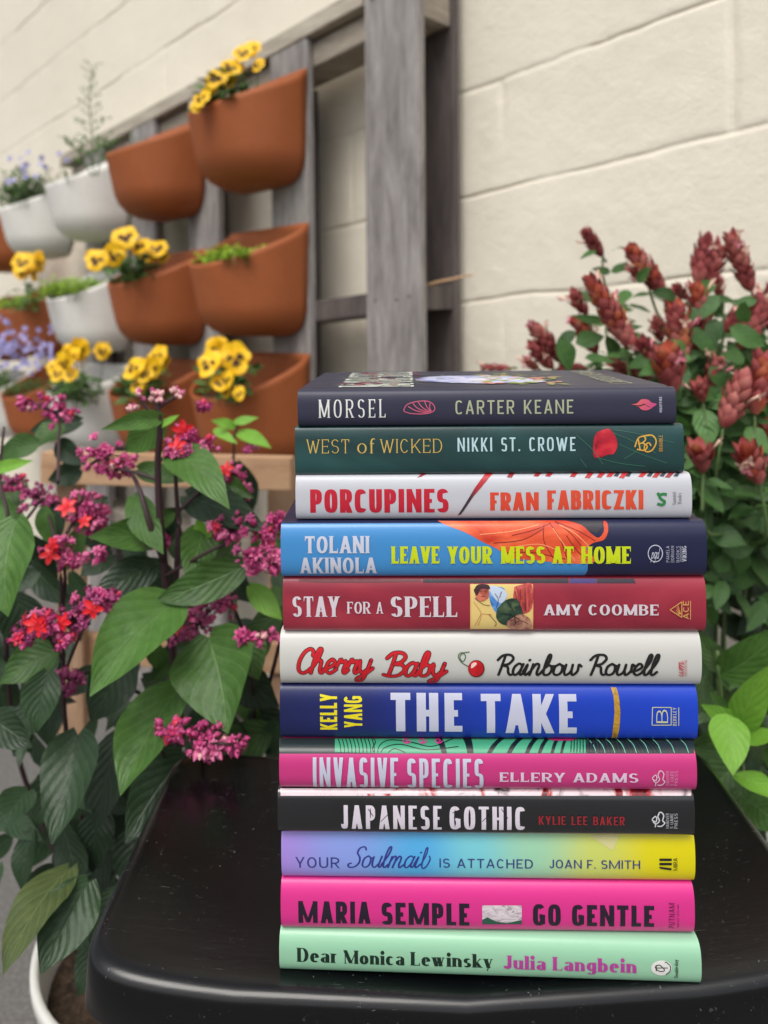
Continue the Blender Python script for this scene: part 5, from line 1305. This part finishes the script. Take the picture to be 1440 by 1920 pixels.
        Fo.leaf(at(x, y, Y), at(ex, ey, Y-rv.uniform(-.03, .06)), L*.56*Y/F, up=Vector((rv.uniform(-.5, .5), -1, rv.uniform(0, .8))).normalized(), roll=rv.uniform(-.6, .6), tone=rv.uniform(0, .4), shape=(.4, 1), mi=1, nu=5, nv=8, cup=.2, arch=.15, heart=.3)
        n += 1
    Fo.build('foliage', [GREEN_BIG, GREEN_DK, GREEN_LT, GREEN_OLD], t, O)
    for (x, y, r, Y, stars, mv) in CLUST:
        c = at(x, y, Y); rr = r*Y/F; bm = bmesh.new(); n = max(5, int(r*.9))
        for i in range(n):
            d = Vector((rv.gauss(0, 1), rv.gauss(0, 1), rv.gauss(0, 1))).normalized()
            p = c+Vector((d.x*rr, d.y*rr*.8, d.z*rr*.72))*rv.uniform(.3, 1.2)
            q = rv.random(); mi = 4 if q < mv else (1 if q > .92 else (3 if q < .06+mv*.3 else 0))
            dd = (d+Vector((0, -.3, -.1))).normalized()
            sz = rv.uniform(.0018, .0032)
            if rv.random() < .45: add_petals(bm, p-O, dd, sz*2.1, 5, mi, .26, .5)
            add_bud(bm, p-O, dd, sz, mi)
            if rv.random() < .5: tube(bm, [c-O, p-O-dd*sz], .0006, .0006, 4, mi=5)
        for i in range(stars if rv.random() < .75 else 0):
            p = c+Vector((rv.uniform(-.3, .3)*rr, -rr*.9, rv.uniform(-.2, .5)*rr))
            add_petals(bm, p-O, Vector((rv.uniform(-.5, .5), -1, rv.uniform(-.2, .7))).normalized(), rv.uniform(.007, .010), 5, 2, .3, -.1, .1)
        obj('flower_cluster', bm, [BUD.m, BUDR, STAR, BUDP, MAUVE, STEM_P], t)
    # the half-open tuft on top of the main stem
    for x, y in ((262, 742), (292, 752), (300, 745), (335, 742), (250, 770), (330, 738), (288, 738)):
        bm = bmesh.new(); c = at(x, y, .66)
        for i in range(6):
            d = Vector((rv.gauss(0, 1), rv.gauss(0, 1), rv.gauss(0, 1)+.8)).normalized()
            add_bud(bm, c+d*.004-O, d, .0022, rv.choice((3, 3, 0)))
        obj('bud_cluster', bm, [BUD.m, BUDR, STAR, BUDP, MAUVE, STEM_P], t)
left_plant()

# ---------------------------------------------------------------- shrimp plant (right)
BR = NT('bract_brick'); _v = BR.coord('Object'); BR.set(Base_Color=BR.ramp(BR.noise(_v, 26, 4), [(.32, srgb(122, 48, 52)), (.5, srgb(172, 84, 84)), (.68, srgb(208, 130, 120))]), Roughness=.6)
BRO = NT('bract_rust'); _v = BRO.coord('Object'); BRO.set(Base_Color=BRO.ramp(BRO.noise(_v, 26, 4), [(.32, srgb(134, 44, 36)), (.5, srgb(178, 78, 56)), (.7, srgb(218, 136, 96))]), Roughness=.6)
PET = paper('corolla_cream_pink', srgb(236, 196, 176), .5); PINKP = paper('corolla_pink', srgb(224, 130, 150), .5)
def bract_spike(bm, base, tip, w, rust, petals):
    base, tip = Vector(base), Vector(tip); ax = (tip-base); L = ax.length; ax.normalize()
    ref = ax.cross(Vector((.2, -1, .1))).normalized(); b2 = ax.cross(ref)
    n = max(4, int(L/.0066)); tube(bm, [base-ax*.01, tip-ax*L*.1], .0016, .001, 5, mi=4)
    for i in range(n):
        t = i/n; r = w/2*(.62+.5*math.sin(math.pi*(t*.85+.1)))*(1-.35*t*t)
        for m in range(4 if t < .85 else 3):
            a = m*math.pi/2+(i % 2)*math.pi/4+rv.uniform(-.25, .25)
            out = ref*math.cos(a)+b2*math.sin(a); sd = ax.cross(out)
            p = base+ax*(L*t*.88); bl = w*rv.uniform(.72, .95); bw = bl*rv.uniform(.27, .36)
            mi = 1 if (rust and rv.random() < .15+.5*t) else 0
            prev = None
            for j in range(5):
                u = j/4; o = r*(.35+.68*math.sin(u*1.9)+.22*u*u); ww = bw*(math.sin(math.pi*(u*.78+.14)) if j < 4 else .02)
                c = p+ax*(bl*u)+out*o
                V = (bm.verts.new(c+sd*ww-out*ww*.35), bm.verts.new(c+out*ww*.18), bm.verts.new(c-sd*ww-out*ww*.35))
                if prev:
                    for q in (0, 1):
                        bm.faces.new((prev[q], prev[q+1], V[q+1], V[q])).material_index = mi
                prev = V
    for i in range(petals):
        a = rv.uniform(0, 6.3); out = (ref*math.cos(a)+b2*math.sin(a)); out = (out+Vector((0, -.4, 0))).normalized()
        p = base+ax*L*rv.uniform(.35, .95); q = p+out*w*.5
        tube(bm, [q, q+(out*.6+ax*.7).normalized()*w*.6], .0009, .0016, 5, mi=2 if rv.random() < .7 else 3)
        add_petals(bm, q+(out*.6+ax*.7).normalized()*w*.6, (out+Vector((0, 0, -.3))).normalized(), w*.28, 3, 2 if rv.random() < .6 else 3, .3, .3)
SPK = [((1129,480),(1098,434),30,.94,0,0),((1244,548),(1184,468),42,.92,1,1),((1212,520),(1190,505),30,.92,0,0),((1308,532),(1324,452),44,.90,0,1),((1328,530),(1352,460),40,.90,0,0),((1408,545),(1370,442),40,.88,0,2),
 ((1190,655),(1108,528),46,.84,1,1),((1170,640),(1150,600),36,.84,0,0),((1118,660),(1082,602),38,.90,1,1),((1060,680),(1000,612),36,.94,0,1),((1036,690),(998,650),32,.94,0,2),((1100,588),(1074,552),32,.92,0,1),((1278,680),(1268,578),50,.84,1,1),
 ((1322,640),(1306,540),44,.86,1,1),((1270,600),(1256,562),30,.90,0,0),((1390,655),(1428,562),48,.84,0,2),((1360,622),(1400,575),40,.86,0,0),((1262,735),(1250,668),62,.80,1,0),((1222,700),(1204,640),36,.84,0,2),((1318,752),(1310,722),34,.80,0,0),
 ((1356,800),(1394,712),52,.78,0,0),((1330,730),(1346,672),36,.84,0,3),((1415,775),(1432,672),56,.78,1,0),((1318,884),(1312,842),50,.76,1,0),((1425,905),(1400,845),54,.76,1,3),((955,690),(902,690),20,.98,0,0),((1098,690),(1050,692),26,.95,0,0),
 ((1290,560),(1266,540),26,.95,0,1),((1216,740),(1200,690),40,.86,0,1),((1180,700),(1150,680),30,.88,0,0),((1445,620),(1450,540),40,.88,0,1),((1240,640),(1228,600),30,.90,0,1),((1450,850),(1440,800),44,.8,1,0),((1296,700),(1300,650),36,.9,0,1),((1140,580),(1130,545),24,.95,0,0),
 ((1010,692),(985,676),22,.97,0,1),((1470,700),(1490,620),44,.86,0,1),((1350,560),(1345,520),26,.95,0,0)]
def shrimp_plant():
    base = Vector((.42, .92, .22)); O = base
    t = thing('shrimp_plant', 'bushy plant with drooping brick-red bract spikes and small green leaves, right of the books', 'shrub', base)
    bm = bmesh.new(); Fo = Foliage()
    for i, (b, e, w, Y, ru, pt) in enumerate(SPK):
        p = at(b[0], b[1], Y); q = at(e[0], e[1], Y-rv.uniform(-.02, .02)); ax = (q-p).normalized()
        mid = Vector((base.x+rv.uniform(-.09, .09), .93, .72+rv.uniform(-.05, .05)))
        k1 = p-ax*.02+Vector((0, .0, -.04)); k2 = mid.lerp(k1, .6)+Vector((0, .01, -.01))
        stem_path([base-O+Vector((rv.uniform(-.03, .03), rv.uniform(-.03, .03), -.02)), mid-O, k2-O, k1-O, p-O], .0026, .0014, bm)
        for j in range(4):
            c = p.lerp(k2, .12+.25*j); s_ = -1 if j % 2 else 1
            for s2 in (s_, -s_) if j < 3 else (s_,):
                L = rv.uniform(.020, .036)
                Fo.leaf(c, c+Vector((s2*L*.9, rv.uniform(-.016, .006), rv.uniform(-.014, .016))), L*.52, up=Vector((0, -.7, 1)).normalized(), roll=rv.uniform(-.5, .5), tone=rv.uniform(.2, .9), nu=4, nv=7, mi=0, shape=(.42, 1))
    obj('stem', bm, STEM_G, t)
    n = 0
    while n < 900:
        x, y = rv.uniform(1040, 1500), rv.uniform(540, 1130)
        if y < 900 and x < 1250-(y-560)*.12 and rv.random() < .72: continue
        if y < 660 and rv.random() < .72: continue
        if y < 800 and rv.random() < .35: continue
        if y > 1050 and rv.random() < .55: continue
        Y = rv.uniform(.80, .99); L = rv.uniform(.026, .048)
        p = at(x, y, Y); a = rv.uniform(0, 6.3)
        e = p+Vector((math.cos(a)*L, rv.uniform(-.6, .2)*L, math.sin(a)*L*.7-.006))
        Fo.leaf(p, e, L*rv.uniform(.5, .62), up=Vector((rv.uniform(-.4, .4), -1, rv.uniform(.1, 1.0))).normalized(), roll=rv.uniform(-.5, .5), tone=rv.uniform(0, 1) if Y < .9 else rv.uniform(0, .5), nu=4, nv=7, mi=0 if Y < .92 or y < 800 else 1, shape=(.42, 1)); n += 1
    for _ in range(60):
        x, y = rv.uniform(1270, 1500), rv.uniform(1000, 1400); Y = rv.uniform(.86, .98); L = rv.uniform(.045, .08)
        if 1090 < y < 1190 and rv.random() < .6: continue
        p = at(x, y, Y); a = rv.uniform(-2.7, -.4)
        Fo.leaf(p, p+Vector((math.cos(a)*L, -.01, math.sin(a)*L*.8)), L*.5, up=Vector((rv.uniform(-.5, .5), -1, rv.uniform(0, .8))).normalized(), roll=rv.uniform(-.5, .5), tone=rv.uniform(0, .6), nu=5, nv=8, mi=1 if rv.random() < .6 else 0, shape=(.42, 1))
    # larger clear leaves just behind the books
    for b, e, w, Y, tn in (((1315,765),(1330,840),50,.80,.9),((1400,800),(1445,850),46,.78,.8),((1270,760),(1310,775),30,.82,.7),((1400,560),(1450,575),30,.88,.6),((1130,600),(1075,590),20,.9,.5),((1148,470),(1170,462),14,.93,.5),((1118,470),(1088,484),14,.93,.6),
        ((1310,900),(1360,960),46,.78,.5),((1380,900),(1340,960),44,.80,.4),((1330,1000),(1400,1020),50,.80,.3),((1180,545),(1160,570),26,.9,.7),((1340,530),(1300,560),30,.88,.6),((1195,530),(1220,500),22,.9,.7)):
        Fo.leaf(at(*b, Y), at(*e, Y-.02), w*Y/F, up=Vector((.1, -1, .5)).normalized(), roll=rv.uniform(-.4, .4), tone=tn, nu=6, nv=10, mi=0, shape=(.42, 1))
    Fo.build('foliage', [GREEN_SH, GREEN_DK], t, O)
    for b, e, w, Y, ru, pt in SPK:
        bm = bmesh.new(); p = at(b[0], b[1], Y); q = at(e[0], e[1], Y-.005)
        bract_spike(bm, p-O, q-O+(q-p)*.08, w*Y/F*.84, ru, pt+1)
        obj('flower_spike', bm, [BR.m, BRO.m, PET, PINKP, STEM_G], t)
shrimp_plant()
def broad_plant():
    base = Vector((.47, .80, .02)); O = base
    t = thing('leafy_plant', 'low fresh-green plant with broad pointed leaves beside the stool at right', 'plant', base)
    Fo = Foliage(); bm = bmesh.new()
    for pts in ([(1500,1900,.84),(1420,1640,.76),(1392,1450,.70),(1384,1360,.67)],[(1400,1900,.86),(1370,1500,.74),(1350,1300,.70),(1345,1220,.70)],[(1560,1900,.86),(1480,1500,.74),(1450,1300,.70)]):
        stem_path([base-O+Vector((0,0,0))]+[at(*p)-O for p in pts[1:]], .004, .002, bm)
    obj('stem', bm, STEM_G, t)
    LV = [((1362,1338),(1376,1450),72,.64,.60,.9,2),((1392,1372),(1322,1322),46,.66,.64,.6,2),((1384,1372),(1338,1300),50,.67,.66,.5,0),((1386,1368),(1452,1254),62,.66,.62,.8,2),((1345,1268),(1462,1178),74,.70,.66,.55,0),((1355,1255),(1300,1180),46,.72,.70,.3,0),
      ((1390,1385),(1470,1372),36,.66,.62,.9,2),((1376,1452),(1466,1502),48,.66,.62,.8,2),((1400,1500),(1470,1560),80,.68,.64,.4,0),((1390,1470),(1400,1600),70,.70,.68,.25,0),((1380,1430),(1300,1500),66,.72,.70,.3,0),((1300,1400),(1350,1480),70,.76,.74,.4,0),
      ((1350,1300),(1290,1360),50,.74,.72,.25,0),((1420,1580),(1470,1680),80,.7,.68,.3,0),((1330,1210),(1310,1150),30,.76,.76,.2,1),((1440,1440),(1500,1400),60,.68,.66,.5,0),((1440,1320),(1500,1330),60,.7,.68,.3,0)]
    for b, e, w, Y0, Y1, tone, kind in LV:
        Fo.leaf(at(*b, Y0), at(*e, Y1), w*(Y0+Y1)/2/F*1.1, up=Vector((rv.uniform(-.2, .2), -.8, .7)).normalized(), roll=rv.uniform(-.3, .3), tone=tone, nu=8, nv=12, mi=kind, shape=(.42, 1), cup=.25)
    for i in range(110):
        x, y = rv.uniform(1290, 1520), rv.uniform(1220, 1800); Y = rv.uniform(.74, .9); L = rv.uniform(.035, .065)
        p = at(x, y, Y); a = rv.uniform(-2.8, -.3)
        Fo.leaf(p, p+Vector((math.cos(a)*L, -.02, math.sin(a)*L)), L*.55, up=Vector((rv.uniform(-.5, .5), -1, rv.uniform(0, .8))).normalized(), roll=rv.uniform(-.6, .6), tone=rv.uniform(0, .5), nu=5, nv=8, mi=1 if rv.random() < .6 else 0, shape=(.42, 1))
    Fo.build('foliage', [GREEN_BIG, GREEN_DK, GREEN_LT], t, O)
broad_plant()

# ---------------------------------------------------------------- plants of the wall planters
YEL = NT('petal_yellow'); _v = YEL.coord('Object'); YEL.set(Base_Color=YEL.mix(YEL.noise(_v, 60, 3), srgb(244, 182, 0), srgb(250, 210, 6)), Roughness=.55)
YELD = paper('petal_amber', srgb(226, 150, 8), .55); BRN = paper('petal_blotch', srgb(62, 24, 14), .7); PALEB = paper('petal_lilac', srgb(164, 160, 214), .55)
FERN = leaf_mat('pansy_leaf', srgb(50, 84, 36), srgb(92, 128, 62), srgb(120, 150, 90), .5, 7)
def pansy_flower(bm, c, d, r):
    """five overlapping rounded petals, three with a dark whiskered blotch"""
    q = d.to_track_quat('Z', 'Y'); R0 = Matrix.Rotation(rv.uniform(-.3, .3), 3, 'Z')
    # track quat keeps local Y roughly up
    def petal(ang, L, W, z, mi, blotch):
        ca, sa = math.cos(ang), math.sin(ang); n = 11; ctr = bm.verts.new(c+q @ (R0 @ Vector((0, 0, z))))
        ph = rv.uniform(0, 6)
        def ring(k, zz):
            out = []
            for i in range(n):
                t = 2*math.pi*i/n; x = (L*.52+L*.52*math.cos(t)*k if k == 1 else L*.52+L*.52*math.cos(t)*k); y = W*.5*math.sin(t)*k
                x *= 1+.04*math.sin(3*t+ph)*k
                zc = zz+.12*r*math.sin(t*2+ph)*k*k
                out.append(bm.verts.new(c+q @ (R0 @ Vector((ca*x-sa*y, sa*x+ca*y, zc)))))
            return out
        a = ring(.55, z+.03*r); b = ring(1, z)
        cc = bm.verts.new(c+q @ (R0 @ Vector((ca*L*.52, sa*L*.52, z+.05*r))))
        for i in range(n):
            bm.faces.new((a[i], b[i], b[(i+1) % n], a[(i+1) % n])).material_index = mi
            bm.faces.new((cc, a[i], a[(i+1) % n])).material_index = mi
        if blotch:
            m = 9; bb = []
            for i in range(m):
                t = -.75+1.5*i/(m-1); rad = L*rv.uniform(.9, 1.1)*(.66 if i % 2 == 0 else .44)*(1-.2*abs(t))
                bb.append(bm.verts.new(c+q @ (R0 @ Vector((math.cos(ang+t*.9)*rad, math.sin(ang+t*.9)*rad, z+.10*r)))))
            o = bm.verts.new(c+q @ (R0 @ Vector((0, 0, z+.10*r))))
            for i in range(m-1): bm.faces.new((o, bb[i], bb[i+1])).material_index = 1
    petal(R(60), r*.98, r*1.15, -.10*r, 0, False); petal(R(120), r*.98, r*1.15, -.06*r, 0, False)
    petal(R(5), r*.9, r*.95, .0*r, 0, True); petal(R(175), r*.9, r*.95, .03*r, 0, True); petal(R(-90), r*.95, r*1.25, .08*r, 0, True)
    bmesh.ops.create_icosphere(bm, subdivisions=1, radius=r*.09, matrix=Matrix.Translation(c+q @ Vector((0, 0, .16*r))))
def pot_pt(rc, u, out, z=0.0):
    """point over planter rc: u -1..1 along it, out 0..1 away from the wall, z above the soil"""
    base, ang = POTS[rc]
    l = Vector((u*PW*.42, PP*out*.85, PFH-.010+z)); return base+Matrix.Rotation(ang, 3, 'Z') @ l
def facing(p): return (Vector((rv.uniform(-.7, .45), -1, rv.uniform(-.35, .75)))).normalized()
def pansy_plant(rc, flowers, label, leafs=120, sparse=1.0):
    O = pot_pt(rc, 0, .5); t = thing('pansy_plant', label, 'pansies', O, 0, 'yellow pansies growing in the wall planters')
    Fo = Foliage(); bm = bmesh.new()
    cen = sum((at(x, y, Y) for x, y, r, Y in flowers), Vector())/len(flowers)
    for x, y, r, Y in flowers:
        c = at(x, y, Y); root = O.lerp(Vector((c.x, c.y, O.z)), .7)
        stem_path([root-O, root.lerp(c, .6)+Vector((0, .01, .0))-O, c-O+Vector((0, .004, -.002))], .0014, .001, bm)
    obj('stem', bm, STEM_G, t)
    for i in range(leafs):
        u, o = rv.uniform(-.9, .95), rv.uniform(.35, 1.02); p = pot_pt(rc, u, o, rv.uniform(.005, .07)); a = rv.uniform(0, 6.3); L = rv.uniform(.024, .044)
        p = p.lerp(Vector((cen.x, cen.y, p.z)), .35)
        Fo.leaf(p, p+Vector((math.cos(a)*L, math.sin(a)*L, rv.uniform(-.01, .022))), L*.55, up=Vector((rv.uniform(-.6, .6), -.4, 1)).normalized(), tone=rv.random(), nu=4, nv=5, wave=.15, mi=0)
    Fo.build('foliage', [FERN], t, O)
    flowers = flowers+[(x+rv.uniform(-22, 22), y+rv.uniform(-12, 20), r*rv.uniform(.7, .9), Y+.02) for x, y, r, Y in flowers if r > 16 and rv.random() < .7]
    for x, y, r, Y in flowers:
        bm = bmesh.new(); pansy_flower(bm, at(x, y, Y)-O, facing(None), r*.97*Y/F)
        obj('flower', bm, [YEL.m, BRN], t)
pansy_plant((0,0), [(455,100,24,1.50),(432,128,23,1.48),(405,148,26,1.46),(378,185,24,1.45),(484,122,16,1.50),(428,150,18,1.49),(368,200,14,1.45),(392,172,16,1.50)], 'yellow pansies spilling over the top row terracotta planter nearest the post')
pansy_plant((1,1), [(235,445,28,1.66),(262,462,22,1.68),(214,478,24,1.62),(182,488,25,1.60),(294,466,24,1.72),(304,480,15,1.74)], 'yellow dark-faced pansies in the middle row beside the bright seedlings')
pansy_plant((1,3), [(42,492,24,1.92),(74,490,22,1.95)], 'pair of yellow pansies in the middle row near the left photo edge', 24)
pansy_plant((2,0), [(392,682,30,1.36),(440,672,34,1.38),(408,655,26,1.42),(412,718,20,1.36),(448,738,15,1.35),(425,712,18,1.36)], 'large yellow pansies in the bottom row just left of the top book', 60)
pansy_plant((2,1), [(252,690,26,1.56),(284,690,23,1.58),(296,668,24,1.62),(258,722,17,1.56),(270,700,20,1.56)], 'yellow pansies in the bottom row above the magenta shrub top')
pansy_plant((2,2), [(150,655,24,1.74),(122,680,23,1.70),(138,668,20,1.72),(192,658,18,1.80),(108,700,18,1.70),(132,702,16,1.70)], 'yellow pansies in the white planter of the bottom row')
def herb_plant(rc, label, name='seedlings', n=160, h=.035, mat=None, u0=-.9, u1=.3, L0=.008, tall=None, cat='seedlings', flowers=None):
    O = pot_pt(rc, 0, .5); t = thing(name, label, cat, O)
    Fo = Foliage(); bm = bmesh.new()
    for i in range(n):
        u, o = rv.uniform(u0, u1), rv.uniform(.3, 1.0); p = pot_pt(rc, u, o, 0); q = p+Vector((rv.uniform(-.012, .012), rv.uniform(-.015, .012), rv.uniform(.4, 1)*h))
        if i % 2 == 0: tube(bm, [p-O, q-O], .0007, .0005, 4, cap=False)
        for j in range(3):
            a = rv.uniform(0, 6.3); L = rv.uniform(.7, 1.5)*L0
            c = p.lerp(q, rv.uniform(.5, 1)); Fo.leaf(c, c+Vector((math.cos(a)*L, math.sin(a)*L, L*rv.uniform(-.2, .9))), L*.6, up=Vector((0, -.5, 1)), tone=rv.random(), nu=2, nv=3, wave=0, quilt=0)
    if tall:
        for s_ in tall:
            pts = [Vector(p) for p in s_]; stem_path([p-O for p in pts], .002, .0008, bm); C = catmull3(pts, 8)
            for k_, c in enumerate(C[4:]):
                f = k_/len(C)
                if k_ % 2: continue
                az = rv.uniform(0, 6.3)
                for s2 in (0, 1):
                    L = rv.uniform(.022, .040)*(1.2-.75*f); a_ = az+s2*math.pi
                    e = c+Vector((math.cos(a_)*L, math.sin(a_)*L*.6, L*rv.uniform(.3, .9)))
                    tube(bm, [c-O, e-O], .0006, .0004, 4, cap=False)
                    for m in range(5):
                        cc = c.lerp(e, .3+.18*m); l2 = L*.36
                        Fo.leaf(cc, cc+Vector((rv.uniform(-1, 1)*l2, rv.uniform(-.5, .3)*l2, rv.uniform(-.2, 1)*l2)), l2*.5, up=Vector((0, -1, .4)), tone=rv.uniform(.3, .9), nu=2, nv=3, wave=0, quilt=0)
    obj('stem', bm, STEM_G, t)
    Fo.build('foliage', [mat or LIME], t, O)
    if flowers:
        for x, y, Y in flowers:
            bm = bmesh.new(); add_petals(bm, at(x, y, Y)-O, facing(None), .0085, 5, 0, .42, .1)
            obj('flower', bm, PALEB, t)
herb_plant((1,0), 'bright lime green seedlings in the middle row planter beside the tall post', n=260, h=.045, u0=-.95, u1=.5, L0=.011)
herb_plant((1,2), 'light green feathery seedlings filling the white planter of the middle row', n=300, h=.07, u0=-1, u1=1, L0=.012)
herb_plant((1,3), 'lime green seedlings behind the pair of pansies in the middle row', n=150, h=.06, u0=-1, u1=1, L0=.012)
herb_plant((1,4), 'lime green seedlings at the left photo edge in the middle row', n=180, h=.08, L0=.012, u0=-1, u1=1)
herb_plant((2,3), 'thin olive green sprouts in the bottom row, left of the white pansy planter', n=120, h=.07, u0=-1, u1=1, mat=FERN)
herb_plant((0,1), 'few tiny sprouts showing over the rim of the bare terracotta planter', n=34, h=.05, u0=-.6, u1=.4, mat=FERN)
tb = pot_pt((0,2), 0, .55, 0)
herb_plant((0,2), 'tall airy green sprig rising from the white planter in the top row', name='tall_sprig', cat='herb', n=40, h=.05, mat=FERN, L0=.012,
  tall=[[at(176, 330, 1.80), at(172, 250, 1.80), at(168, 190, 1.79), at(172, 126, 1.78)], [at(172, 330, 1.80), at(150, 292, 1.79), at(132, 262, 1.78)], [at(182, 330, 1.8), at(192, 290, 1.8), at(206, 268, 1.8)]])
herb_plant((0,3), 'grassy foliage with small pale blue flowers in the top row at left', name='lobelia', cat='flowering plant', n=260, h=.13, u0=-1, u1=1, mat=FERN, L0=.016,
  flowers=[(rv.uniform(0, 130), rv.uniform(285, 345), rv.uniform(1.95, 2.1)) for _ in range(16)])
herb_plant((2,4), 'mass of lavender blue flowers over the white planter at the left photo edge', name='lobelia', cat='flowering plant', n=200, h=.10, u0=-1, u1=1.2, mat=FERN, L0=.014,
  flowers=[(min(95, max(-40, rv.gauss(30, 42))), rv.gauss(652, 20), rv.uniform(2.0, 2.15)) for _ in range(95)])
